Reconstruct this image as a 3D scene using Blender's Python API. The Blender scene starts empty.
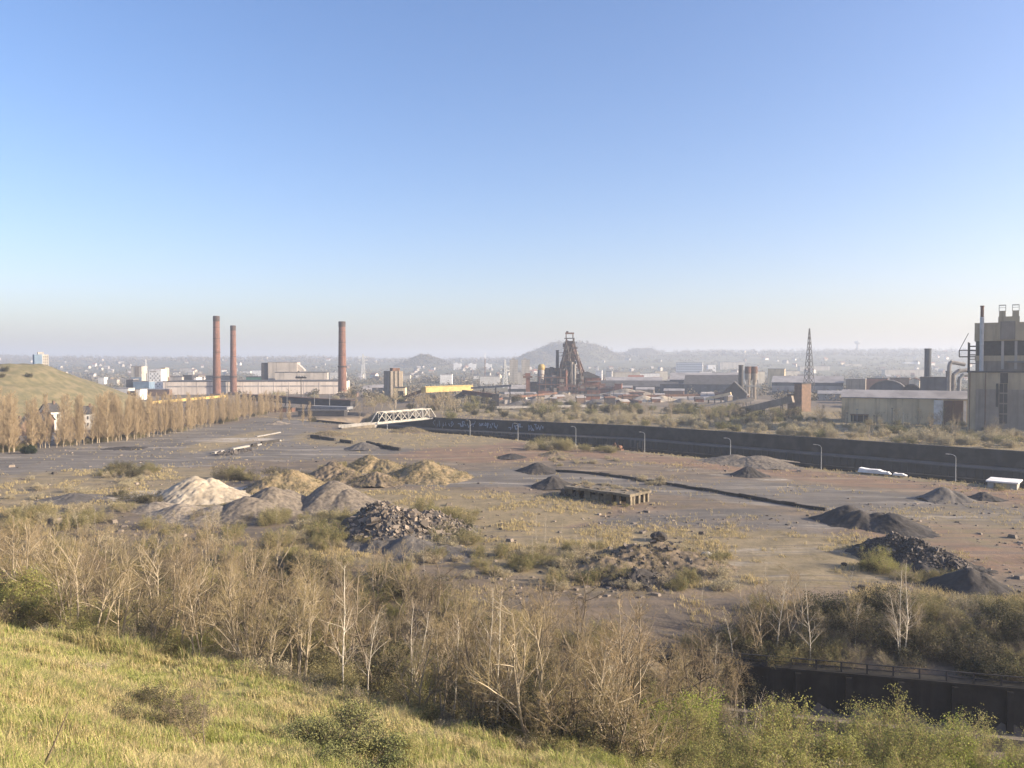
import bpy, math, random
import numpy as np
from mathutils import Vector, Matrix

R = math.radians
rng = random.Random(11)
nrng = np.random.default_rng(7)
scene = bpy.context.scene
COL = scene.collection

# ------------------------------------------------------------------ camera
F = 770.0
PITCH = math.atan(18.0 / F)
CAMZ = 36.0
cp, sp_ = math.cos(PITCH), math.sin(PITCH)
cam_d = bpy.data.cameras.new('camera')
cam = bpy.data.objects.new('camera', cam_d)
COL.objects.link(cam)
cam.location = (0, 0, CAMZ)
cam.rotation_euler = (R(90) - PITCH, 0, 0)
cam_d.sensor_width = 36.0
cam_d.lens = F / 1024 * 36.0
cam_d.clip_start = 0.3
cam_d.clip_end = 40000
scene.camera = cam


def ray(px, py):
    u, v = px - 512.0, 384.0 - py
    return u, F * cp + v * sp_, -F * sp_ + v * cp


def W(px, py, d):
    """world point seen at a pixel, d metres ahead"""
    u, y, z = ray(px, py)
    return Vector((u / y * d, d, CAMZ + z / y * d))


def at(px, py, z=0.0):
    u, y, zz = ray(px, py)
    d = (z - CAMZ) / (zz / y)
    return Vector((u / y * d, d, z))


def sstep(a, b, x):
    t = np.clip((np.asarray(x, float) - a) / (b - a), 0, 1)
    return t * t * (3 - 2 * t)


# ------------------------------------------------------------------ value noise
_tab = nrng.random((256, 256))


def vnoise(x, y, seed=0):
    x = np.asarray(x, float) + seed * 17.31
    y = np.asarray(y, float) + seed * 9.17
    xi, yi = np.floor(x).astype(int), np.floor(y).astype(int)
    fx, fy = x - xi, y - yi
    fx, fy = fx * fx * (3 - 2 * fx), fy * fy * (3 - 2 * fy)
    g = lambda a, b: _tab[a & 255, b & 255]
    return ((g(xi, yi) * (1 - fx) + g(xi + 1, yi) * fx) * (1 - fy)
            + (g(xi, yi + 1) * (1 - fx) + g(xi + 1, yi + 1) * fx) * fy)


def fbm(x, y, seed=0, o=4):
    s, a, t = 0, 0.5, 0
    for i in range(o):
        s = s + a * vnoise(x * 2 ** i, y * 2 ** i, seed + i)
        t += a
        a *= 0.5
    return s / t


# ------------------------------------------------------------------ terrain
_S = [-60, -12, 0, 15, 30, 43, 53, 58, 66, 78, 92, 110, 1e6]
_Z = [37, 35.5, 34.2, 23.2, 16.4, 11.6, 9.2, 7.2, 4.4, 1.8, 0.3, 0, 0]
CUT_O = np.array([25.0, 101.0])
CUT_D = np.array([0.972, -0.235])
CUT_N = np.array([0.235, 0.972])
# canal in the rotated frame: c = x + y (across), e = x - y (along)
_E = [-660, -620, -540, -360, 200, 400]
_NEAR = [371, 371, 371, 379, 379, 379]
_FAR = [449, 449, 449, 500, 500, 500]


def near_c(e): return np.interp(e, _E, _NEAR)
def far_c(e): return np.interp(e, _E, _FAR)


def gz(x, y, detail=True):
    x = np.asarray(x, float)
    y = np.asarray(y, float)
    s = y + 0.6 * x
    hz = np.interp(s, _S, _Z)
    hz = hz + sstep(95, 60, s) * ((fbm(x * .09, y * .09, 3) - .5) * 1.6) * sstep(3, 20, np.hypot(x, y))
    # railway cutting on the right
    a = (x - CUT_O[0]) * CUT_D[0] + (y - CUT_O[1]) * CUT_D[1]
    n = (x - CUT_O[0]) * CUT_N[0] + (y - CUT_O[1]) * CUT_N[1]
    k = sstep(-14, 6, a) * sstep(260, 160, a)
    back = np.where(n > 0.4, -3 + 3 * sstep(0.4, 15, n), -8.0)
    back = np.where((n <= 0.4) & (n > -0.4), -8 + 5 * (n + .4) / .8, back)
    w = k * sstep(-27, -13, n) * sstep(24, 15, n)
    z = hz * (1 - w) + back * w
    # yard roughness
    if detail:
        yd = sstep(100, 125, s) * sstep(700, 500, y)
        z = z + yd * ((fbm(x * .05, y * .05, 5) - .5) * 0.9 + (vnoise(x * .4, y * .4, 8) - .5) * .12)
    # canal basin and the higher far bank
    c, e = x + y, x - y
    nc, fc = near_c(e), far_c(e)
    on = sstep(-656, -640, e) * sstep(400, 380, e)
    t = sstep(nc + .2, nc + 2.4, c) * (1 - sstep(fc + .8, fc + 3.0, c)) * on
    z = np.where(c > nc, np.where(c > fc - 4, 2.0 * sstep(1400, 900, y), z), z)
    z = z * (1 - t) - 10.0 * t
    # far country
    ridge = 92 + 48 * sstep(-300, 1500, x) - 8 * sstep(-4000, -1500, x)
    ridge = ridge + (fbm(x * .0011, y * .0004, 21) - .5) * 46
    z = z + ridge * sstep(1700, 5400, y)
    z = z + (fbm(x * .004, y * .004, 23) - .5) * 16 * sstep(1100, 2600, y)
    return z


def gzs(x, y): return float(gz(np.array([x]), np.array([y]))[0])


_D = np.concatenate([np.linspace(8, 200, 700), np.geomspace(200.5, 7000, 900)])


def hit(px, py):
    """where the line of sight through a pixel meets the terrain"""
    u, y, z = ray(px, py)
    xs, zs = u / y * _D, CAMZ + z / y * _D
    g = gz(xs, _D)
    k = np.argmax(zs < g)
    if zs[k] >= g[k]:
        return None
    return Vector((xs[k], _D[k], g[k]))


# ------------------------------------------------------------------ materials
def newmat(name):
    m = bpy.data.materials.new(name)
    m.use_nodes = True
    nt = m.node_tree
    b = nt.nodes['Principled BSDF']
    return m, nt, b


def N(nt, t, **kw):
    n = nt.nodes.new(t)
    for k, v in kw.items():
        if k in n.inputs.keys():
            n.inputs[k].default_value = v
        else:
            setattr(n, k, v)
    return n


def L(nt, a, b): nt.links.new(a, b)


def mix(nt, fac, a, b, mode='MIX'):
    n = nt.nodes.new('ShaderNodeMix')
    n.data_type = 'RGBA'
    n.blend_type = mode
    for sock, v in ((n.inputs['Factor'], fac), (n.inputs[6], a), (n.inputs[7], b)):
        if hasattr(v, 'is_output'):
            L(nt, v, sock)
        elif isinstance(v, (tuple, list)):
            sock.default_value = (*v[:3], 1)
        else:
            sock.default_value = v
    return n.outputs[2]


def mth(nt, op, a, b=0.0, c=None, clamp=False):
    n = nt.nodes.new('ShaderNodeMath')
    n.operation = op
    n.use_clamp = clamp
    for i, v in enumerate((a, b, c)):
        if v is None:
            continue
        if hasattr(v, 'is_output'):
            L(nt, v, n.inputs[i])
        else:
            n.inputs[i].default_value = v
    return n.outputs[0]


def noise(nt, coord, scale, detail=4, rough=.55, stretch=None, rot=0):
    src = coord
    if stretch:
        mp = nt.nodes.new('ShaderNodeMapping')
        mp.inputs['Scale'].default_value = stretch
        mp.inputs['Rotation'].default_value = (0, 0, rot)
        L(nt, coord, mp.inputs['Vector'])
        src = mp.outputs[0]
    n = N(nt, 'ShaderNodeTexNoise', Scale=scale, Detail=detail, Roughness=rough)
    L(nt, src, n.inputs['Vector'])
    return n.outputs['Fac']


def ramp01(nt, v, a, b):
    n = nt.nodes.new('ShaderNodeMapRange')
    n.interpolation_type = 'SMOOTHSTEP'
    n.inputs['From Min'].default_value = a
    n.inputs['From Max'].default_value = b
    L(nt, v, n.inputs['Value'])
    return n.outputs[0]


def bump(nt, b, h, strength=.4, dist=.1):
    n = N(nt, 'ShaderNodeBump', Strength=strength, Distance=dist)
    L(nt, h, n.inputs['Height'])
    L(nt, n.outputs[0], b.inputs['Normal'])


def surf(name, c1, c2=None, scale=.3, rough=.85, streak=None, bumps=0.0, metal=0, vary=0.0, detail=5):
    """weathered surface: two colours broken up by noise, optional vertical streaks"""
    m, nt, b = newmat(name)
    tc = N(nt, 'ShaderNodeTexCoord').outputs['Object']
    c2 = c2 or tuple(v * .7 for v in c1)
    nz = noise(nt, tc, scale, detail)
    col = mix(nt, ramp01(nt, nz, .36, .66), c1, c2)
    if streak:
        st = noise(nt, tc, 1.0, 3, .6, (streak, streak, streak * .06))
        col = mix(nt, mth(nt, 'MULTIPLY', ramp01(nt, st, .45, .7), .55), col, tuple(v * .55 for v in c2))
    if vary:
        oi = N(nt, 'ShaderNodeObjectInfo')
        col = mix(nt, mth(nt, 'MULTIPLY', oi.outputs['Random'], vary), col, tuple(v * .45 for v in c1))
    L(nt, col, b.inputs['Base Color'])
    b.inputs['Roughness'].default_value = rough
    b.inputs['Metallic'].default_value = metal
    b.inputs['Specular IOR Level'].default_value = .25
    if bumps:
        bump(nt, b, noise(nt, tc, scale * 6, 6), bumps, .15)
    return m


def plantmat(name, c1, c2, c3=None, trans=0.0, rough=.8):
    """leaves, blades or twigs: colour differs between pieces and between plants"""
    m, nt, b = newmat(name)
    geo = N(nt, 'ShaderNodeNewGeometry')
    oi = N(nt, 'ShaderNodeObjectInfo')
    col = mix(nt, geo.outputs['Random Per Island'], c1, c2)
    if c3:
        col = mix(nt, mth(nt, 'MULTIPLY', oi.outputs['Random'], .75), col, c3)
    L(nt, col, b.inputs['Base Color'])
    b.inputs['Roughness'].default_value = rough
    b.inputs['Specular IOR Level'].default_value = .15
    if trans:
        tr = N(nt, 'ShaderNodeBsdfTranslucent')
        L(nt, col, tr.inputs['Color'])
        ms = N(nt, 'ShaderNodeMixShader')
        ms.inputs[0].default_value = trans
        L(nt, b.outputs[0], ms.inputs[1])
        L(nt, tr.outputs[0], ms.inputs[2])
        L(nt, ms.outputs[0], nt.nodes['Material Output'].inputs['Surface'])
    return m


M = {}
M['brick'] = surf('brick', (.20, .105, .078), (.14, .078, .06), .25, .9, streak=.5)
M['brick_dark'] = surf('brick_dark', (.075, .055, .048), None, .3)
M['brick_wall'] = surf('brick_wall', (.19, .125, .09), (.13, .09, .068), .4)
M['render_white'] = surf('white_render', (.60, .58, .54), (.48, .46, .43), .2)
M['render_cream'] = surf('cream_render', (.58, .52, .42), (.48, .43, .34), .2, streak=.3)
M['concrete'] = surf('concrete', (.36, .34, .31), (.26, .245, .22), .35, .9, streak=.5, bumps=.2)
M['concrete_old'] = surf('old_concrete', (.22, .185, .135), (.12, .105, .08), .6, .95, bumps=.4)
M['factory_clad'] = surf('weathered_cladding', (.44, .36, .24), (.34, .28, .19), .12, streak=.45)
M['town_wall'] = surf('town_render', (.36, .34, .31), (.28, .265, .24), .2)
M['concrete_dark'] = surf('stained_shaded_concrete', (.034, .032, .030), (.02, .019, .018), .3, .9, streak=.8, bumps=.2)  # near black: shade of the cutting is put into the wall colour
M['tower_pale'] = surf('tower_concrete', (.46, .42, .36), (.38, .35, .30), .1, streak=.2)
M['tower_blue'] = surf('blue_panel', (.17, .24, .31), (.13, .18, .25), .2)
M['pipe_grey'] = surf('grey_pipe', (.24, .23, .22), (.17, .16, .155), .3)  # plain grey of the gas pipes
M['glass'] = surf('dark_glass', (.035, .045, .055), (.06, .07, .08), .2, .25)
M['window_hole'] = surf('dark_window', (.02, .021, .023), (.035, .035, .035), .5, .5)
M['clad_pale'] = surf('pale_cladding', (.60, .53, .47), (.50, .44, .39), .05, streak=.35)
M['clad_upper'] = surf('grey_cladding', (.42, .38, .34), (.34, .31, .28), .08, streak=.3)
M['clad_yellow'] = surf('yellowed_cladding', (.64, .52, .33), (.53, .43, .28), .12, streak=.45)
M['clad_panel'] = surf('brown_grey_panel', (.25, .215, .175), (.20, .17, .14), .2, streak=.6)
M['clad_blue'] = surf('blue_steel_cladding', (.085, .095, .11), (.06, .066, .08), .12, streak=.3)
M['roof_grey'] = surf('grey_roof', (.33, .31, .30), (.24, .225, .22), .06, streak=.1)
M['roof_dark'] = surf('dark_roof', (.085, .08, .08), (.055, .052, .05), .2)
M['roof_tile'] = surf('roof_tile', (.14, .085, .065), (.10, .065, .052), .4)
M['roof_red'] = surf('rusty_red_roof', (.27, .125, .085), (.20, .10, .07), .15)
M['rust'] = surf('rusted_steel', (.175, .09, .06), (.095, .06, .046), .3, .8, streak=.3)
M['rust_red'] = surf('red_rust', (.22, .095, .06), (.14, .072, .052), .3, .8, streak=.3)
M['steel_dark'] = surf('dark_steel', (.055, .052, .055), (.035, .034, .036), .3, .7)
M['steel_grey'] = surf('grey_steel', (.21, .215, .22), (.16, .16, .165), .3, .6)
M['steel_pale'] = surf('pale_painted_steel', (.40, .385, .34), (.32, .30, .265), .4, .6)
M['galv'] = surf('galvanised_steel', (.46, .47, .47), (.38, .39, .39), .5, .5)
M['yellow'] = surf('yellow_paint', (.62, .44, .13), (.50, .36, .12), .15, .6, streak=.3)
M['yellow_bright'] = surf('bright_yellow_paint', (.42, .31, .12), (.34, .25, .10), .2, .5)
M['green_paint'] = surf('green_paint', (.10, .24, .18), (.08, .18, .14), .2, .6)
M['white_paint'] = surf('white_paint', (.78, .77, .74), (.62, .60, .57), .3, .7)
M['door_brown'] = surf('brown_door', (.13, .075, .055), (.10, .06, .045), .2)
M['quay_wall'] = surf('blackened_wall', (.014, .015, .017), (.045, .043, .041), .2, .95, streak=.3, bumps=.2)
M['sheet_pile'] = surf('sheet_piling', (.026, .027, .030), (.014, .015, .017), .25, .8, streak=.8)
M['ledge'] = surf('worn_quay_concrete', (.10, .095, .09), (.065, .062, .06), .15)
M['graffiti'] = surf('sprayed_paint', (.28, .32, .38), (.16, .20, .27), .8)
M['sand'] = surf('pale_sand', (.43, .37, .28), (.26, .22, .165), .35, .95, bumps=.5)
M['gravel'] = surf('grey_gravel', (.20, .168, .13), (.105, .09, .073), 1.1, .95, bumps=.6)
M['gravel_pale'] = surf('pale_gravel', (.29, .245, .19), (.16, .135, .105), 1.0, .95, bumps=.6)
M['slag'] = surf('black_slag', (.062, .056, .052), (.036, .033, .031), .4, .95, bumps=.7)
M['slag_grey'] = surf('grey_slag', (.12, .11, .10), (.08, .073, .067), .4, .95, bumps=.6)
M['kerb_black'] = surf('tarred_kerb', (.035, .032, .03), (.06, .055, .05), .3, .95)
M['rubble'] = plantmat('broken_rubble', (.06, .052, .045), (.27, .225, .18), None)
M['rubble_dark'] = plantmat('dark_rubble', (.035, .032, .03), (.15, .13, .115), None)
M['bark'] = plantmat('tan_bark', (.47, .40, .29), (.25, .21, .15), (.16, .13, .095))
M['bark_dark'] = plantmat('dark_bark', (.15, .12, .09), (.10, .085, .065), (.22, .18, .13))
M['bark_white'] = surf('birch_bark', (.62, .57, .47), (.42, .38, .31), 1.2)
M['twig'] = plantmat('twigs', (.34, .25, .14), (.19, .145, .085), (.30, .26, .13))
M['twig_dark'] = plantmat('dark_twigs', (.20, .15, .10), (.12, .095, .065), (.17, .15, .085))
M['twig_pale'] = plantmat('pale_twigs', (.40, .33, .24), (.29, .23, .165), (.33, .28, .20))
M['poplar_twig'] = plantmat('poplar_twigs', (.46, .355, .22), (.32, .25, .155), (.30, .235, .155))
M['leaf_green'] = plantmat('spring_leaves', (.35, .36, .10), (.23, .25, .075), (.36, .34, .14), trans=.35)
M['leaf_lime'] = plantmat('lime_leaves', (.34, .40, .07), (.24, .30, .05), (.36, .38, .14), trans=.35)
M['leaf_olive'] = plantmat('olive_scrub_leaves', (.23, .225, .095), (.13, .13, .055), (.30, .26, .13), trans=.2)
M['leaf_dark'] = plantmat('dark_scrub_leaves', (.085, .085, .045), (.05, .052, .03), (.12, .105, .06), trans=.1)  # dark enough to stand in for shade over the cutting's scrub
M['leaf_bramble'] = plantmat('bramble_leaves', (.22, .235, .095), (.13, .145, .055), (.24, .23, .10), trans=.2)
M['leaf_dry'] = plantmat('dry_scrub_leaves', (.46, .39, .25), (.33, .28, .18), (.40, .36, .23), trans=.2)
M['leaf_ever'] = plantmat('evergreen_leaves', (.035, .05, .025), (.02, .03, .018))
M['far_wood'] = plantmat('far_trees', (.13, .112, .08), (.20, .17, .12))


def grassmat():
    m, nt, b = newmat('grass_blades')
    geo = N(nt, 'ShaderNodeNewGeometry')
    pos = N(nt, 'ShaderNodeTexCoord').outputs['Object']
    big = noise(nt, pos, .22, 4, .6)
    mid = noise(nt, pos, 1.1, 2, .6)
    rnd = geo.outputs['Random Per Island']
    f = mth(nt, 'ADD', mth(nt, 'MULTIPLY', big, 1.0), mth(nt, 'MULTIPLY', mid, .55))
    f = mth(nt, 'ADD', f, mth(nt, 'MULTIPLY', rnd, .42))
    g = ramp01(nt, f, .83, 1.09)
    straw = mix(nt, rnd, (.62, .53, .28), (.45, .36, .19))
    green = mix(nt, rnd, (.26, .31, .075), (.40, .40, .13))
    col = mix(nt, g, green, straw)
    L(nt, col, b.inputs['Base Color'])
    b.inputs['Roughness'].default_value = .7
    b.inputs['Specular IOR Level'].default_value = .2
    tr = N(nt, 'ShaderNodeBsdfTranslucent')
    L(nt, col, tr.inputs['Color'])
    ms = N(nt, 'ShaderNodeMixShader')
    ms.inputs[0].default_value = .3
    L(nt, b.outputs[0], ms.inputs[1])
    L(nt, tr.outputs[0], ms.inputs[2])
    L(nt, ms.outputs[0], nt.nodes['Material Output'].inputs['Surface'])
    return m


M['grass'] = grassmat()
M['heap_weeds'] = plantmat('heap_weeds', (.34, .28, .16), (.20, .17, .10), (.26, .22, .12), trans=.2)
M['dry_grass'] = plantmat('dry_grass_blades', (.56, .44, .24), (.38, .30, .16), (.42, .36, .17), trans=.25)


# ------------------------------------------------------------------ mesh building
def link_mesh(name, verts, faces, mats, parent=None, smooth=False, matidx=None):
    me = bpy.data.meshes.new(name)
    me.from_pydata([tuple(v) for v in verts], [], faces)
    return link_me(name, me, mats, parent, smooth, matidx)


def link_me(name, me, mats, parent=None, smooth=False, matidx=None):
    for m in (mats if isinstance(mats, (list, tuple)) else [mats]):
        me.materials.append(m)
    if matidx is not None:
        me.polygons.foreach_set('material_index', np.asarray(matidx, np.int32))
    if smooth:
        me.polygons.foreach_set('use_smooth', np.ones(len(me.polygons), bool))
    me.update()
    o = bpy.data.objects.new(name, me)
    COL.objects.link(o)
    if parent:
        o.parent = parent
    return o


def np_mesh(name, verts, quads=None, tris=None):
    me = bpy.data.meshes.new(name)
    verts = np.asarray(verts, np.float32)
    me.vertices.add(len(verts))
    me.vertices.foreach_set('co', verts.ravel())
    loops, starts, tot = [], [], 0
    if quads is not None and len(quads):
        q = np.asarray(quads, np.int32)
        loops.append(q.ravel())
        starts.append(np.arange(len(q)) * 4 + tot)
        tot += q.size
    if tris is not None and len(tris):
        t = np.asarray(tris, np.int32)
        loops.append(t.ravel())
        starts.append(np.arange(len(t)) * 3 + tot)
        tot += t.size
    lp = np.concatenate(loops)
    st = np.concatenate(starts).astype(np.int32)
    me.loops.add(len(lp))
    me.loops.foreach_set('vertex_index', lp)
    me.polygons.add(len(st))
    me.polygons.foreach_set('loop_start', st)
    me.update(calc_edges=True)
    return me


class MB:
    def __init__(self):
        self.v, self.f = [], []

    def add(self, vs, fs):
        n = len(self.v)
        self.v += [tuple(v) for v in vs]
        self.f += [tuple(i + n for i in f) for f in fs]
        return self

    def box(self, x0, x1, y0, y1, z0, z1, taper=0.0):
        t = taper
        return self.add([(x0, y0, z0), (x1, y0, z0), (x1, y1, z0), (x0, y1, z0),
                         (x0 + t, y0 + t, z1), (x1 - t, y0 + t, z1), (x1 - t, y1 - t, z1), (x0 + t, y1 - t, z1)],
                        [(0, 3, 2, 1), (4, 5, 6, 7), (0, 1, 5, 4), (1, 2, 6, 5), (2, 3, 7, 6), (3, 0, 4, 7)])

    def tube(self, p, q, r0, r1=None, n=8, cap=True):
        p, q = Vector(p), Vector(q)
        r1 = r0 if r1 is None else r1
        d = (q - p).normalized()
        a = d.orthogonal().normalized()
        b = d.cross(a)
        vs = []
        for c, r in ((p, r0), (q, r1)):
            for i in range(n):
                t = 2 * math.pi * i / n
                vs.append(c + a * math.cos(t) * r + b * math.sin(t) * r)
        fs = [(i, (i + 1) % n, n + (i + 1) % n, n + i) for i in range(n)]
        if cap:
            fs += [tuple(range(n - 1, -1, -1)), tuple(range(n, 2 * n))]
        return self.add(vs, fs)

    def path(self, pts, r, n=6):
        for a, b in zip(pts[:-1], pts[1:]):
            self.tube(a, b, r, r, n)
        return self

    def beam(self, p, q, w, h):
        """box-section bar; w across, h upright"""
        p, q = Vector(p), Vector(q)
        d = (q - p).normalized()
        up = Vector((0, 0, 1)) if abs(d.z) < .95 else Vector((0, 1, 0))
        s = d.cross(up).normalized()
        u = s.cross(d).normalized()
        vs = []
        for c in (p, q):
            for a, b in ((-1, -1), (1, -1), (1, 1), (-1, 1)):
                vs.append(c + s * a * w / 2 + u * b * h / 2)
        return self.add(vs, [(0, 1, 5, 4), (1, 2, 6, 5), (2, 3, 7, 6), (3, 0, 4, 7), (3, 2, 1, 0), (4, 5, 6, 7)])

    def lathe(self, prof, n=24, cx=0, cy=0):
        vs, fs = [], []
        for r, z in prof:
            for i in range(n):
                t = 2 * math.pi * i / n
                vs.append((cx + r * math.cos(t), cy + r * math.sin(t), z))
        for k in range(len(prof) - 1):
            for i in range(n):
                j = (i + 1) % n
                fs.append((k * n + i, k * n + j, (k + 1) * n + j, (k + 1) * n + i))
        fs.append(tuple(range((len(prof) - 1) * n, len(prof) * n)))
        fs.append(tuple(range(n - 1, -1, -1)))
        return self.add(vs, fs)

    def prism(self, poly, axis, a, b):
        """polygon in the plane across an axis ('x' or 'y' or 'z') swept from a to b"""
        n = len(poly)
        mk = {'x': lambda p, t: (t, p[0], p[1]), 'y': lambda p, t: (p[0], t, p[1]), 'z': lambda p, t: (p[0], p[1], t)}[axis]
        vs = [mk(p, a) for p in poly] + [mk(p, b) for p in poly]
        fs = [(i, (i + 1) % n, n + (i + 1) % n, n + i) for i in range(n)] + [tuple(range(n - 1, -1, -1)), tuple(range(n, 2 * n))]
        return self.add(vs, fs)

    def build(self, name, mat, parent=None, smooth=False):
        me = bpy.data.meshes.new(name)
        me.from_pydata(self.v, [], self.f)
        o = link_me(name, me, mat, parent, smooth)
        return o


def tag(o, label=None, cat=None, group=None, kind=None):
    if label: o['label'] = label
    if cat: o['category'] = cat
    if group: o['group'] = group
    if kind: o['kind'] = kind
    return o


def thing(name, label, cat, loc=(0, 0, 0), rz=0.0, group=None):
    o = bpy.data.objects.new(name, None)
    COL.objects.link(o)
    o.location = loc
    o.rotation_euler = (0, 0, rz)
    o.empty_display_size = .5
    return tag(o, label, cat, group)


def structure(o): return tag(o, kind='structure')


# ------------------------------------------------------------------ ground sheet
def lines(a, b, step, lo, hi, ratio):
    mid = list(np.arange(a, b + 1e-6, step))
    out, s, v = [], step, b
    while v < hi:
        s *= ratio
        v += s
        out.append(v)
    pre, s, v = [], step, a
    while v > lo:
        s *= ratio
        v -= s
        pre.append(v)
    return np.array(pre[::-1] + mid + out)


xs = lines(-330, 330, 2.0, -6800, 6800, 1.09)
ys = np.concatenate([lines(-40, 140, 1.25, -160, 139, 1.3), lines(142, 560, 2.0, 141, 8600, 1.03)[0:]])
ys = np.unique(np.round(ys, 3))
GX, GY = np.meshgrid(xs, ys)
GZ = gz(GX, GY)
nx, ny = len(xs), len(ys)
idx = np.arange(nx * ny).reshape(ny, nx)
quads = np.stack([idx[:-1, :-1], idx[:-1, 1:], idx[1:, 1:], idx[1:, :-1]], -1).reshape(-1, 4)
gme = np_mesh('ground', np.stack([GX, GY, GZ], -1).reshape(-1, 3), quads)

# zones of ground cover (world ellipses: centre, radii, turn)
def ell(cx, cy, rx, ry, rot=0, soft=.45):
    c, s = math.cos(rot), math.sin(rot)
    u = ((GX - cx) * c + (GY - cy) * s) / rx
    v = (-(GX - cx) * s + (GY - cy) * c) / ry
    return 1 - sstep(1 - soft, 1 + soft, np.hypot(u, v))


def pe(px, py, rx, ry, rot=0, soft=.45):
    p = at(px, py)
    return ell(p.x, p.y, rx, ry, rot, soft)


SS = GY + .6 * GX
CC, EE = GX + GY, GX - GY
yard = sstep(92, 112, SS) * (1 - sstep(376, 380, CC)) * (1 - sstep(620, 700, GY))
z_hill = 1 - sstep(50, 62, SS)
z_wood = sstep(50, 60, SS) * (1 - sstep(96, 125, SS))
z_asph = np.maximum.reduce([
    pe(150, 447, 60, 150, R(-4)), pe(60, 462, 45, 60), pe(300, 445, 60, 60, R(20)), pe(455, 478, 40, 18, R(-10)),
    pe(690, 489, 80, 14, R(-38)) * .8, pe(720, 525, 36, 24) * .6, pe(870, 500, 60, 18, R(-45)) * .75, pe(800, 550, 30, 20) * .6,
    pe(330, 420, 60, 40) * .8])
z_red = np.maximum.reduce([
    np.exp(-((CC - 352) / 22) ** 2) * sstep(-420, -330, EE), pe(480, 450, 50, 40, R(-45)) * .9,
    pe(950, 545, 40, 30) * .55, pe(560, 515, 40, 26) * .5])
z_ochre = np.maximum.reduce([
    pe(400, 437, 60, 50, R(-40)), pe(500, 510, 26, 26), pe(440, 540, 36, 20), pe(700, 555, 50, 26) * .8,
    pe(590, 545, 34, 18), pe(120, 478, 40, 30) * .8, pe(40, 495, 40, 30), pe(300, 500, 70, 22) * .8,
    pe(235, 440, 14, 60) * .7, pe(980, 525, 30, 30) * .5,
    sstep(376, 380, -CC + 760) * 0, np.exp(-((CC - 372) / 5) ** 2) * .8])
far_bank = sstep(496, 502, CC) * (1 - sstep(560, 720, GY))
z_ochre = np.maximum(z_ochre * yard, far_bank * .75)
z_pale = np.maximum.reduce([
    pe(205, 495, 26, 14), pe(120, 468, 60, 14) * .4, pe(820, 560, 26, 16) * .42, pe(690, 470, 60, 8, R(-45)) * .45,
    pe(235, 440, 30, 16) * .6, pe(640, 399, 110, 90) * .95, pe(540, 400, 90, 90) * .8, pe(720, 402, 60, 60) * .5, pe(430, 394, 90, 60) * .5])
z_town = sstep(900, 1400, GY)
attrA = np.stack([z_hill, z_asph * yard, z_red * yard, z_ochre], -1).reshape(-1, 4)
attrB = np.stack([z_wood, z_pale, z_town, far_bank], -1).reshape(-1, 4)
for nm, arr in (('zones', attrA), ('zones_more', attrB)):
    ca = gme.color_attributes.new(nm, 'FLOAT_COLOR', 'POINT')
    ca.data.foreach_set('color', arr.astype(np.float32).ravel())


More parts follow.
